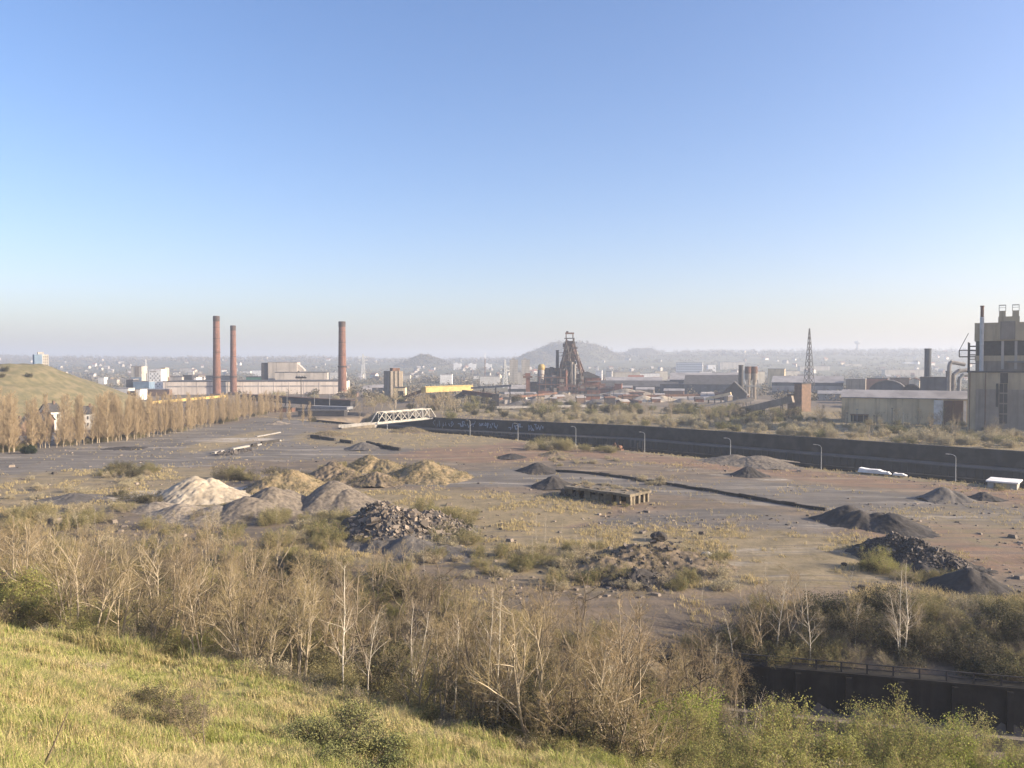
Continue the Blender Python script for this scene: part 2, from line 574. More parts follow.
def groundmat():
    m, nt, b = newmat('ground')
    pos = N(nt, 'ShaderNodeTexCoord').outputs['Object']
    a1 = N(nt, 'ShaderNodeVertexColor', layer_name='zones')
    a2 = N(nt, 'ShaderNodeVertexColor', layer_name='zones_more')
    s1 = N(nt, 'ShaderNodeSeparateColor')
    s2 = N(nt, 'ShaderNodeSeparateColor')
    L(nt, a1.outputs['Color'], s1.inputs[0])
    L(nt, a2.outputs['Color'], s2.inputs[0])
    hill, asph, red = s1.outputs
    ochre = a1.outputs['Alpha']
    wood, pale, town = s2.outputs
    big = noise(nt, pos, .03, 5, .6)
    med = noise(nt, pos, .16, 6, .65)
    fine = noise(nt, pos, 1.3, 5, .7)
    strk = noise(nt, pos, 1.0, 6, .62, (.035, .15, .1), R(-12))
    strk2 = noise(nt, pos, 1.0, 5, .62, (.02, .16, .1), R(40))
    wheel = noise(nt, pos, 1.0, 3, .5, (.008, .5, .1), R(38))

    def zone(w, nz, k=.9, lo=.34, hi=.66):
        return ramp01(nt, mth(nt, 'ADD', w, mth(nt, 'MULTIPLY', mth(nt, 'SUBTRACT', nz, .5), k)), lo, hi)
    dirt = mix(nt, ramp01(nt, med, .3, .7), (.225, .175, .124), (.132, .106, .079))
    dirt = mix(nt, mth(nt, 'MULTIPLY', ramp01(nt, strk, .46, .62), .85), dirt, (.115, .098, .08))
    dirt = mix(nt, mth(nt, 'MULTIPLY', ramp01(nt, strk2, .55, .72), .7), dirt, (.29, .25, .195))
    asphc = mix(nt, ramp01(nt, strk, .35, .65), (.18, .162, .14), (.112, .103, .092))
    asphc = mix(nt, mth(nt, 'MULTIPLY', ramp01(nt, strk2, .52, .66), .75), asphc, (.32, .285, .24))
    redc = mix(nt, ramp01(nt, med, .3, .7), (.24, .155, .102), (.165, .115, .082))
    redc = mix(nt, mth(nt, 'MULTIPLY', ramp01(nt, strk2, .5, .68), .6), redc, (.30, .245, .17))
    och = mix(nt, ramp01(nt, med, .3, .7), (.29, .23, .14), (.19, .155, .095))
    och = mix(nt, mth(nt, 'MULTIPLY', ramp01(nt, fine, .5, .7), .5), och, (.17, .15, .075))
    palec = mix(nt, ramp01(nt, med, .35, .65), (.46, .41, .34), (.31, .27, .22))
    woodc = mix(nt, ramp01(nt, fine, .3, .7), (.15, .115, .075), (.075, .065, .04))
    hillc = mix(nt, ramp01(nt, fine, .35, .7), (.20, .20, .065), (.34, .27, .13))
    townc = mix(nt, ramp01(nt, noise(nt, pos, .012, 5, .7), .4, .6), (.15, .14, .085), (.085, .085, .055))
    col = mix(nt, zone(red, strk, 1.0), dirt, redc)
    col = mix(nt, zone(asph, strk, .9), col, asphc)
    col = mix(nt, zone(ochre, med, 1.1), col, och)
    col = mix(nt, zone(pale, strk, 1.2, .4, .7), col, palec)
    col = mix(nt, mth(nt, 'MULTIPLY', ramp01(nt, wheel, .55, .61), .5), col, (.13, .115, .10))
    # weed patches and pocks everywhere
    col = mix(nt, mth(nt, 'MULTIPLY', ramp01(nt, noise(nt, pos, .22, 6, .72), .55, .66), .7), col, (.155, .125, .065))
    col = mix(nt, mth(nt, 'MULTIPLY', ramp01(nt, fine, .56, .72), .3), col, (.07, .062, .055))
    col = mix(nt, town, col, townc)
    col = mix(nt, wood, col, woodc)
    col = mix(nt, hill, col, hillc)
    L(nt, col, b.inputs['Base Color'])
    b.inputs['Roughness'].default_value = .95
    b.inputs['Specular IOR Level'].default_value = .15
    bump(nt, b, mth(nt, 'ADD', fine, mth(nt, 'MULTIPLY', med, 2.0)), .5, .25)
    return m


structure(link_me('ground', gme, groundmat(), smooth=True))

# canal water
wm, nt, b = newmat('canal_water')
b.inputs['Base Color'].default_value = (.018, .024, .026, 1)
b.inputs['Roughness'].default_value = .08
bump(nt, b, noise(nt, N(nt, 'ShaderNodeTexCoord').outputs['Object'], .8, 3, .5, (1, 2.5, 1)), .12, .1)


def ce(c, e, z): return Vector(((c + e) / 2, (c - e) / 2, z))


def strip(mb, c_fn0, c_fn1, z0, z1, e0=-640, e1=380, n=34):
    """a wall block following the canal between two offsets across it"""
    es = np.linspace(e0, e1, n)
    vs, fs = [], []
    for e in es:
        vs += [ce(c_fn0(e), e, z0), ce(c_fn1(e), e, z0), ce(c_fn1(e), e, z1), ce(c_fn0(e), e, z1)]
    for i in range(n - 1):
        a, c = i * 4, i * 4 + 4
        for k in range(4):
            fs.append((a + k, a + (k + 1) % 4, c + (k + 1) % 4, c + k))
    fs += [(3, 2, 1, 0), tuple((n - 1) * 4 + k for k in range(4))]
    return mb.add(vs, fs)


mb = MB()
es = np.linspace(-642, 380, 30)
vs, fs = [], []
for e in es:
    vs += [ce(near_c(e) + 1, e, -8.2), ce(far_c(e) - 6, e, -8.2)]
fs = [(2 * i, 2 * i + 1, 2 * i + 3, 2 * i + 2) for i in range(len(es) - 1)]
mb.add(vs, fs)
structure(mb.build('canal_water', wm))

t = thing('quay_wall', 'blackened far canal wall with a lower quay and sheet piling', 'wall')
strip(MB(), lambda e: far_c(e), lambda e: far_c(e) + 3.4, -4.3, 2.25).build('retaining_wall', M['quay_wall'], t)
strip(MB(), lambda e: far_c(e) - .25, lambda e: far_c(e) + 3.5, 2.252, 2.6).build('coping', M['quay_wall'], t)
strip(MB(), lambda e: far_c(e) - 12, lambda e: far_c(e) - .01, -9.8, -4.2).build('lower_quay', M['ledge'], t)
mb = MB()
e = -640
while e < 380:            # corrugated sheet piles in front of the lower quay
    c0 = float(far_c(e)) - 12
    e2 = e + 2.2
    d = .8 if int((e + 640) / 2.2) % 2 else .25
    mb.add([ce(c0 - d, e, -9.8), ce(c0 - d, e2, -9.8), ce(c0 - d, e2, -4.6), ce(c0 - d, e, -4.6),
            ce(c0 + .05, e, -9.8), ce(c0 + .05, e2, -9.8), ce(c0 + .05, e2, -4.6), ce(c0 + .05, e, -4.6)],
           [(0, 1, 2, 3), (0, 3, 7, 4), (1, 5, 6, 2), (3, 2, 6, 7)])
    e = e2
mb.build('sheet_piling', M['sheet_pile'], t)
# sprayed letters and shapes on the far wall near the bridge
gr = random.Random(5)
mb = MB()
for px0, px1, n in ((434, 455, 7), (458, 476, 7), (480, 500, 8), (510, 524, 6), (530, 545, 6)):
    for k in range(n):
        m_ = (px0 + (px1 - px0) * k / n - 512) / F
        d_ = 470.0
        for _ in range(4):
            d_ = float(far_c(m_ * d_ - d_)) / (1 + m_)
        ef = m_ * d_ - d_
        base = gr.uniform(-3.0, -2.0)
        hh = gr.uniform(2.0, 3.6)
        last = None
        for q in range(gr.randint(3, 5)):
            pt = (ef + gr.uniform(-1.6, 1.8), base + gr.choice((0, .5, 1)) * hh)
            if last:
                (ea, za), (eb, zb) = last, pt
                ln = math.hypot(eb - ea, zb - za) or 1
                nx_, nz_ = -(zb - za) / ln * .3, (eb - ea) / ln * .3
                P = [(ea + nx_, za + nz_), (eb + nx_, zb + nz_), (eb - nx_, zb - nz_), (ea - nx_, za - nz_)]
                o = .02 + .004 * q + .02 * (k % 3)
                mb.add([ce(float(far_c(-472)) * 0 + float(far_c(pe_)) - o, pe_, z_) for pe_, z_ in P], [(0, 1, 2, 3)])
            last = pt
mb.build('graffiti', M['graffiti'], t)

t = thing('quay_wall', 'dark near canal wall with a low parapet edging the brown yard', 'wall')
strip(MB(), lambda e: near_c(e) + .1, lambda e: near_c(e) + 3.2, -9.8, .25).build('retaining_wall', M['quay_wall'], t)
strip(MB(), lambda e: near_c(e) + .9, lambda e: near_c(e) + 1.6, .252, 1.15).build('parapet', M['kerb_black'], t)


# ------------------------------------------------------------------ plants
def tubes_np(segs, sides=3):
    """tapered prisms for many branch pieces at once"""
    A = np.array([s[0] for s in segs], float)
    B = np.array([s[1] for s in segs], float)
    ra = np.array([s[2] for s in segs])[:, None]
    rb = np.array([s[3] for s in segs])[:, None]
    d = B - A
    d /= np.linalg.norm(d, axis=1)[:, None] + 1e-9
    ref = np.where(np.abs(d[:, 2:3]) < .9, np.array([[0, 0, 1.0]]), np.array([[1.0, 0, 0]]))
    u = np.cross(d, ref)
    u /= np.linalg.norm(u, axis=1)[:, None] + 1e-9
    w = np.cross(d, u)
    V = np.empty((len(segs), 2 * sides, 3))
    for i in range(sides):
        t = 2 * math.pi * i / sides
        o = u * math.cos(t) + w * math.sin(t)
        V[:, i] = A + o * ra
        V[:, sides + i] = B + o * rb
    base = (np.arange(len(segs)) * 2 * sides)[:, None]
    Q = np.concatenate([base + np.array([[i, (i + 1) % sides, sides + (i + 1) % sides, sides + i]]) for i in range(sides)], 0)
    return V.reshape(-1, 3), Q


def grow(segs, p, d, ln, r, lv, P, g):
    n = P['seg'][lv]
    nodes = []
    for i in range(n):
        w = P['wob'][lv]
        d = (d + Vector((g.gauss(0, w), g.gauss(0, w), g.gauss(0, w) + P['trop'][lv]))).normalized()
        q = p + d * (ln / n)
        ra, rb = r * (1 - .8 * i / n), r * (1 - .8 * (i + 1) / n)
        segs[lv].append((tuple(p), tuple(q), ra, rb))
        nodes.append((p, q, d, ra))
        p = q
    if lv + 1 < len(P['seg']):
        for k in range(P['n'][lv]):
            t = g.uniform(P['t0'][lv], .99)
            a, b_, dd, rr = nodes[int(t * n)]
            c = a.lerp(b_, t * n - int(t * n))
            o = dd.orthogonal().normalized()
            o.rotate(Matrix.Rotation(g.uniform(0, 6.283), 3, dd))
            an = R(g.gauss(P['ang'][lv], P['ang'][lv] * .22))
            cd = (dd * math.cos(an) + o * math.sin(an)).normalized()
            grow(segs, c, cd, ln * P['lr'][lv] * (1.15 - .75 * t) * g.uniform(.7, 1.25), max(rr * P['rr'][lv], P['rmin']), lv + 1, P, g)


def leaves_np(centers, size, g, squash=.6):
    n = len(centers)
    nr = g.normal(size=(n, 3))
    nr[:, 2] = np.abs(nr[:, 2]) + .3
    nr /= np.linalg.norm(nr, axis=1)[:, None]
    a = np.cross(nr, g.normal(size=(n, 3)))
    a /= np.linalg.norm(a, axis=1)[:, None]
    b_ = np.cross(nr, a)
    s = (size * g.uniform(.6, 1.4, n))[:, None]
    V = np.stack([centers - a * s, centers - b_ * s * squash, centers + a * s, centers + b_ * s * squash], 1)
    # fold along the middle so a leaf is never a flat card
    V[:, 1] += nr * s * .25
    V[:, 3] += nr * s * .25
    q = np.arange(n)[:, None] * 4
    T = np.concatenate([q + np.array([[0, 1, 2]]), q + np.array([[0, 2, 3]])], 0)
    return V.reshape(-1, 3), T


def make_proto(kind, seed, H, P, stems=1, lean=.1, fork=0.0, r0=.1, split=2, leaf=None, nleaf=0, lsz=.1, spread=.25, base_r=.15):
    """returns (woody mesh, fine mesh, leaf mesh)"""
    g = random.Random(seed)
    segs = [[] for _ in P['seg']]
    for s in range(stems):
        an = g.uniform(0, 6.283)
        le = lean * g.uniform(.5, 1.4)
        d = Vector((math.cos(an) * le, math.sin(an) * le, 1)).normalized()
        h = H * (1 if s == 0 else g.uniform(.6, 1.0))
        grow(segs, Vector((math.cos(an) * base_r * (stems > 1), math.sin(an) * base_r * (stems > 1), -.3)), d, h, r0 * (.7 + .3 * h / H), 0, P, g)
    wood = [s for l in segs[:split] for s in l]
    fine = [s for l in segs[split:] for s in l]
    out = []
    v, q = tubes_np(wood, 5)
    wm_ = np_mesh(kind + '_trunk', v, q)
    fm_ = None
    if fine:
        v, q = tubes_np(fine, 3)
        fm_ = np_mesh(kind + '_crown', v, q)
    lm_ = None
    if nleaf:
        gg = np.random.default_rng(seed)
        src = np.array([s[1] for s in (fine or wood)])
        src = src[src[:, 2] > .05 * H]
        c = src[gg.integers(0, len(src), nleaf)] + gg.normal(0, spread, (nleaf, 3))
        c[:, 2] = np.maximum(c[:, 2], .05)
        v, tr = leaves_np(c, lsz, gg)
        lm_ = np_mesh(kind + '_leaves', v, None, tr)
    return wm_, fm_, lm_


PT = dict(seg=[8, 5, 4, 2], wob=[.10, .15, .18, .2], trop=[.02, .05, .04, .01], n=[13, 7, 6], t0=[.28, .2, .1],
          ang=[42, 38, 40], lr=[.46, .50, .52], rr=[.58, .52, .5], rmin=.0065)
PB = dict(seg=[9, 5, 4, 2], wob=[.05, .13, .17, .2], trop=[.03, .05, .02, -.02], n=[24, 8, 6], t0=[.22, .15, .1],
          ang=[44, 40, 42], lr=[.27, .55, .5], rr=[.36, .48, .5], rmin=.006)
PP = dict(seg=[8, 6, 3], wob=[.012, .05, .08], trop=[.02, .07, .08], n=[125, 16], t0=[.08, .10], ang=[32, 28],
          lr=[.21, .40], rr=[.34, .55], rmin=.019)
PS = dict(seg=[5, 4, 2], wob=[.14, .2, .25], trop=[.02, .03, .02], n=[12, 10], t0=[.15, .1], ang=[42, 45], lr=[.55, .5],
          rr=[.5, .55], rmin=.007)
PROTO = {'bare': [], 'birch': [], 'poplar': [], 'sapling': []}
for i in range(7):
    PROTO['bare'].append(make_proto('bare_tree', 100 + i, [10, 9.2, 8.6, 10.5, 8, 9, 9.6][i], PT, stems=[2, 3, 4, 2, 5, 3, 1][i], lean=[.2, .28, .32, .16, .36, .22, .08][i], r0=[.14, .125, .11, .15, .095, .115, .16][i]))
PROTO['dark'] = [make_proto('bare_tree', 140 + i, [8.5, 9.5, 7.5][i], dict(PT, n=[12, 8, 7], ang=[52, 42, 42]), stems=[2, 1, 3][i], lean=[.25, .1, .4][i], r0=[.13, .16, .11][i]) for i in range(3)]
for i in range(4):
    PROTO['birch'].append(make_proto('birch', 200 + i, [11, 10, 9, 12][i], PB, stems=[1, 2, 1, 3][i], lean=[.04, .12, .06, .15][i], r0=.095))
for i in range(6):
    PROTO['poplar'].append(make_proto('poplar', 300 + i, 20, PP, stems=1, lean=.03, r0=.18, split=1))
for i in range(3):
    PROTO['sapling'].append(make_proto('sapling', 350 + i, 6, dict(PB, n=[14, 4, 3], lr=[.2, .5, .5]), stems=1, lean=.05, r0=.030))
TREE_MATS = {'bare': ('bark', 'twig'), 'birch': ('bark_white', 'twig_pale'), 'dark': ('bark_dark', 'twig_dark'), 'poplar': ('bark', 'poplar_twig'), 'sapling': ('bark_white', 'twig_pale')}


def ensure(me, mats):
    if not me.materials:
        for m in mats:
            me.materials.append(m)


def tree(kind, x, y, k, name, label, group, scale=1.0, rz=None, leafy=None, sxy=1.0, cat='tree', z=None, wood=None):
    w, f, _ = PROTO[kind][k % len(PROTO[kind])]
    a, b_ = TREE_MATS[kind]
    ensure(w, [M[a]])
    ensure(f, [M[b_]])
    t = thing(name, label, cat, (x, y, (gzs(x, y) if z is None else z) - .05), rng.uniform(0, 6.28) if rz is None else rz, group)
    t.scale = (scale * sxy, scale * sxy, scale)
    if kind == 'bare':
        t.rotation_euler = (rng.gauss(0, .09), rng.gauss(0, .09), t.rotation_euler[2])
    for nm, me in (('trunk', w), ('crown', f)):
        o = bpy.data.objects.new(nm, me)
        COL.objects.link(o)
        o.parent = t
    return t


def merge_plant(name, wm_, fm_, lm_, mats):
    """one mesh per shrub: stems, twigs and leaves"""
    V, Q, T, mi_q, mi_t, off = [], [], [], [], [], 0
    vs, loops, starts, mids = [], [], [], []
    lo = 0
    for me, mi in ((wm_, 0), (fm_, 0), (lm_, 1)):
        if me is None:
            continue
        n = len(me.vertices)
        co = np.empty(n * 3, np.float32)
        me.vertices.foreach_get('co', co)
        lv = np.empty(len(me.loops), np.int32)
        me.loops.foreach_get('vertex_index', lv)
        st = np.empty(len(me.polygons), np.int32)
        me.polygons.foreach_get('loop_start', st)
        vs.append(co.reshape(-1, 3))
        loops.append(lv + off)
        starts.append(st + lo)
        mids.append(np.full(len(st), mi, np.int32))
        off += n
        lo += len(lv)
    me = bpy.data.meshes.new(name)
    co = np.concatenate(vs)
    me.vertices.add(len(co))
    me.vertices.foreach_set('co', co.ravel())
    lv, st, mi = np.concatenate(loops), np.concatenate(starts), np.concatenate(mids)
    me.loops.add(len(lv))
    me.loops.foreach_set('vertex_index', lv)
    me.polygons.add(len(st))
    me.polygons.foreach_set('loop_start', st)
    for m in mats:
        me.materials.append(m)
    me.polygons.foreach_set('material_index', mi)
    me.update(calc_edges=True)
    return me


SHRUB = {}


def shrub_set(kind, n, H, stems, lean, nleaf, lsz, spread, leafmat, barkmat, P=PS, r0=.035):
    SHRUB[kind] = []
    for i in range(n):
        a, f, l = make_proto(kind, 400 + i * 7 + len(SHRUB) * 50, H * (.85 + .1 * i), P, stems=stems, lean=lean, r0=r0, split=1,
                             nleaf=nleaf, lsz=lsz, spread=spread, base_r=.5)
        SHRUB[kind].append(merge_plant(kind, a, f, l, [M[barkmat], M[leafmat]]))


shrub_set('green', 4, 3.6, 17, .8, 8500, .045, .15, 'leaf_green', 'twig')
shrub_set('lime', 2, 3.6, 15, .75, 8500, .05, .15, 'leaf_lime', 'twig')
shrub_set('olive', 4, 3.4, 15, .9, 4200, .065, .24, 'leaf_olive', 'twig')
shrub_set('dark', 4, 3.8, 13, .85, 3600, .085, .26, 'leaf_dark', 'bark_dark')
shrub_set('bramble', 2, 2.0, 18, 1.4, 8500, .042, .15, 'leaf_bramble', 'bark_dark')
shrub_set('dry', 4, 2.4, 14, .9, 1500, .09, .25, 'leaf_dry', 'twig_pale')
shrub_set('brush', 3, 3.2, 12, .8, 500, .07, .2, 'leaf_olive', 'bark')
shrub_set('ever', 1, 5.5, 7, .25, 5200, .22, .40, 'leaf_ever', 'bark_dark')
# coarser ones for the far bank, several hundred metres off
shrub_set('far_dry', 4, 5.0, 11, .75, 2600, .17, .5, 'leaf_dry', 'twig_pale', r0=.07)
shrub_set('far_dark', 3, 5.5, 11, .7, 2200, .24, .6, 'leaf_dark', 'bark_dark', r0=.08)
shrub_set('far_olive', 3, 5.0, 11, .8, 2400, .19, .6, 'leaf_olive', 'twig', r0=.07)


def shrub(kind, x, y, scale, name, label, group=None, cat='shrub', sq=1.0, z=None):
    o = bpy.data.objects.new(name, rng.choice(SHRUB[kind]))
    COL.objects.link(o)
    o.location = (x, y, (gzs(x, y) if z is None else z) - .05)
    o.rotation_euler = (0, 0, rng.uniform(0, 6.28))
    o.scale = (scale, scale, scale * sq)
    return tag(o, label, cat, group)


def blades(pts, h, w, lean, g, droop=.35):
    n = len(pts)
    az = g.uniform(0, 6.283, n)
    d = np.stack([np.cos(az), np.sin(az), np.zeros(n)], 1)
    s = np.stack([-np.sin(az), np.cos(az), np.zeros(n)], 1)
    le = (lean * g.uniform(.3, 1.6, n))[:, None]
    h, w = h[:, None], w[:, None]
    up = np.array([[0, 0, 1.0]])
    m_ = pts + up * h * .6 + d * le * h * .45
    t_ = pts + up * h * (1 - droop * le) + d * le * h * 1.15
    V = np.stack([pts - s * w - up * .05, pts + s * w - up * .05, m_ + s * w * .7, m_ - s * w * .7, t_], 1)
    b0 = np.arange(n)[:, None] * 5
    return V.reshape(-1, 3), b0 + np.array([[0, 1, 2, 3]]), b0 + np.array([[3, 2, 4]])


_EP = [-60, 0, 100, 200, 300, 380, 450, 490, 560, 700, 800, 1100]
_ED = [74, 72, 69, 67, 64, 61.5, 60, 58, 56.5, 56, 56, 55]


def edge_d(px): return np.interp(px, _EP, _ED)


# hillside grass: clumps of blades
g = nrng
NC = 60000
yy = 14 + (74 - 14) * g.random(NC * 2) ** .9
xx = yy * g.uniform(-.76, .76, NC * 2)
pxs = 512 + F * xx / yy
keep = (yy < edge_d(pxs) + g.normal(0, 1.2, len(yy)))
dens = fbm(xx * .45, yy * .45, 31, 4)
keep &= (g.random(len(yy)) < sstep(.30, .56, dens) * .9 + .1)
xx, yy = xx[keep][:NC], yy[keep][:NC]
tuft = fbm(xx * .5, yy * .5, 37, 3)
per = 7
hh = np.repeat(.10 + 1.05 * tuft ** 1.4 + .35 * (fbm(xx * .12, yy * .12, 39) > .55), per) * g.uniform(.55, 1.25, len(xx) * per)
edge_gap = edge_d(512 + F * xx / yy) - yy
hh *= np.repeat(1 + .55 * (edge_gap < 3.0), per)
px_ = np.repeat(xx, per) + g.normal(0, .16, len(xx) * per)
py_ = np.repeat(yy, per) + g.normal(0, .16, len(xx) * per)
pts = np.stack([px_, py_, gz(px_, py_)], 1)
v, q, tr = blades(pts, hh, np.full(len(pts), .011) * (0.7 + pts[:, 1] / 60), .55, g)
o = link_me('grass', np_mesh('grass', v, q, tr), M['grass'])
tag(o, 'straw and green grass covering the near hillside', 'grass', kind='stuff')

# dry grass tufts scattered over the yard and the far bank
NT = 40000
px_r = g.uniform(-40, 1064, NT * 3)
d_r = 1 / g.uniform(1 / 560, 1 / 105, NT * 3)
xr = (px_r - 512) / F * d_r
s_ = d_r + .6 * xr
c_ = xr + d_r
band = np.exp(-((c_ - near_c(xr - d_r) + 4) / 3.5) ** 2)
oc = np.zeros(len(xr))
for (cx, cy, rx, ry) in ((400, 437, 50, 50), (500, 510, 28, 26), (440, 540, 38, 22), (690, 553, 50, 26), (590, 545, 36, 20), (120, 478, 44, 32),
                         (40, 495, 44, 34), (300, 500, 70, 24), (560, 497, 14, 12), (650, 465, 20, 8), (560, 462, 16, 10), (900, 560, 16, 12), (960, 605, 40, 10)):
    p = at(cx, cy)
    oc = np.maximum(oc, 1 - sstep(.5, 1.3, np.hypot((xr - p.x) / rx, (d_r - p.y) / ry)))
far_ok = (c_ > far_c(xr - d_r) + 4)
patch = sstep(.48, .62, fbm(xr * .11, d_r * .11, 41, 4))
prob = np.where(far_ok, .85, np.where((s_ > 96) & (c_ < near_c(xr - d_r) - .5), np.maximum(oc * patch, np.maximum(band, patch * .16)), 0))
k = g.random(len(xr)) < prob
xr, d_r = xr[k][:NT], d_r[k][:NT]
per = 5
px_ = np.repeat(xr, per) + g.normal(0, .22, len(xr) * per)
py_ = np.repeat(d_r, per) + g.normal(0, .22, len(xr) * per)
pts = np.stack([px_, py_, gz(px_, py_)], 1)
hh = np.repeat(g.uniform(.35, 1.0, len(xr)), per) * g.uniform(.6, 1.2, len(pts))
v, q, tr = blades(pts, hh, .02 + .00011 * pts[:, 1], .5, g)
o = link_me('grass', np_mesh('dry_grass', v, q, tr), M['dry_grass'])
tag(o, 'dry pale grass in patches over the yard and the canal banks', 'grass', kind='stuff')

from mathutils.bvhtree import BVHTree


# ------------------------------------------------------------------ heaps
def quay_pt(px, back=3.0):
    """point on the yard a little before the near canal edge, in a given direction"""
    m = (px - 512) / F
    d = 378 / (1 + m)
    for _ in range(4):
        d = (float(near_c(m * d - d)) - back) / (1 + m)
    return Vector((m * d, d, gzs(m * d, d)))


WEEDY = []


def heap(name, label, cat, peaks, mat, rough=.18, seed=0, slope=.68, round_=.35, group=None, foot=0.0):
    """peaks: (x, y, height, reach) ; surfaces blend like tipped loads"""
    cx = sum(p[0] for p in peaks) / len(peaks)
    cy = sum(p[1] for p in peaks) / len(peaks)
    r = max(math.hypot(p[0] - cx, p[1] - cy) + p[3] * 1.25 for p in peaks)
    n = int(min(150, max(36, r / .16)))
    ax = np.linspace(-r, r, n)
    X, Y = np.meshgrid(ax, ax)
    xw, yw = X + cx, Y + cy
    Z = np.full(X.shape, -9.0)
    wob = (fbm(xw * .22, yw * .22, seed + 60, 3) - .5)
    for (x, y, h, re) in peaks:
        ang = np.arctan2(yw - y, xw - x)
        d = np.hypot(xw - x, yw - y) * (1 + .30 * wob + .05 * np.sin(ang * 3 + seed))
        t = d / re
        prof = h * (1 - np.sqrt(t * t + (round_ * .5) ** 2) + round_ * .5) / (1)
        prof = np.where(t > .72, prof + h * .35 * np.clip(t - .72, 0, 1) ** 1.5, prof)
        k = .35
        Z = np.maximum(Z, prof)
    aw = np.arctan2(yw - cy, xw - cx)
    gul = fbm(aw * 5 + 20, np.hypot(xw - cx, yw - cy) * .10, seed + 80, 3) - .5
    Z = Z + rough * ((fbm(xw * .5, yw * .5, seed + 70, 3) - .5) * 1.0 + gul * 1.6 + (vnoise(xw * 1.9, yw * 1.9, seed + 75) - .5) * .7
                     + (vnoise(xw * 4.1, yw * 4.1, seed + 76) - .5) * .35)
    base = gzs(cx, cy)
    Zg = gz(xw, yw) - base
    Z = np.maximum(np.minimum(Z, 60) + Zg * 0, -.5)
    idx = np.arange(n * n).reshape(n, n)
    q = np.stack([idx[:-1, :-1], idx[:-1, 1:], idx[1:, 1:], idx[1:, :-1]], -1).reshape(-1, 4)
    zf = Z.ravel()
    q = q[(zf[q] > -.49).any(1)]
    used, inv = np.unique(q, return_inverse=True)
    V = np.stack([X.ravel(), Y.ravel(), zf], -1)[used]
    o = link_me(name, np_mesh(name, V, inv.reshape(q.shape)), mat, smooth=True)
    o.location = (cx, cy, base - .02)
    if mat in (M.get('heap_grass'), M.get('heap_brown')):
        WEEDY.append(V[V[:, 2] > .2] + np.array([cx, cy, base]))
    return tag(o, label, cat, group)


def px_heap(name, label, specs, mat, cat='heap', **kw):
    """specs: (px of peak, row of foot, height m, reach m)"""
    pk = []
    for px, row, h, re in specs:
        p = hit(px, row)
        pk.append((p.x, p.y + re * .75, h, re))
    return heap(name, label, cat, pk, mat, **kw)


M['heap_grass'] = surf('weedy_spoil', (.27, .205, .12), (.13, .11, .065), .4, .95, bumps=.6)
M['heap_brown'] = surf('brown_spoil', (.20, .155, .105), (.11, .088, .062), .45, .95, bumps=.6)

px_heap('sand_heap', 'pale cream sand heap, the whitest heap in the yard', [(184, 503, 5.7, 9), (202, 501, 5.0, 8), (218, 500, 2.8, 6)], M['sand'], seed=1, rough=.5)
px_heap('gravel_heap', 'broad low grey gravel heap in front of the pale sand heap', [(172, 519, 2.6, 7), (208, 522, 2.4, 8), (150, 513, 2.0, 6)], M['gravel_pale'], seed=2, rough=.25)
px_heap('gravel_heap', 'grey brown gravel heap with two humps right of the pale sand heap', [(262, 514, 5.6, 9), (238, 521, 4.4, 9), (282, 510, 4.2, 7)], M['gravel'], seed=3, rough=.3)
px_heap('gravel_heap', 'pointed grey gravel heap just left of the rubble heap', [(327, 509, 6.2, 9), (343, 511, 4.4, 8)], M['gravel'], seed=4, rough=.25)
px_heap('spoil_heap', 'weedy tan spoil heap behind the two humped gravel heap', [(284, 491, 5.2, 9), (270, 492, 4.4, 7.5)], M['heap_grass'], seed=5, rough=.7)
px_heap('spoil_heap', 'dark topped weedy spoil heap between two tan spoil heaps', [(329, 481, 5.0, 8), (344, 483, 3.0, 6)], M['heap_brown'], seed=6, rough=.7)
px_heap('spoil_heap', 'small weedy spoil heap at the back of the spoil heap cluster', [(366, 472, 4.4, 8), (382, 472, 3.4, 7)], M['heap_grass'], seed=7, rough=.7)
px_heap('spoil_heap', 'low brown spoil heap at the front of the spoil heap cluster', [(374, 487, 3.6, 7)], M['heap_brown'], seed=8, rough=.6)
px_heap('spoil_heap', 'widest brown spoil heap at the right end of the spoil heap cluster', [(423, 482, 5.6, 10), (438, 481, 3.8, 8)], M['heap_grass'], seed=9, rough=.5)
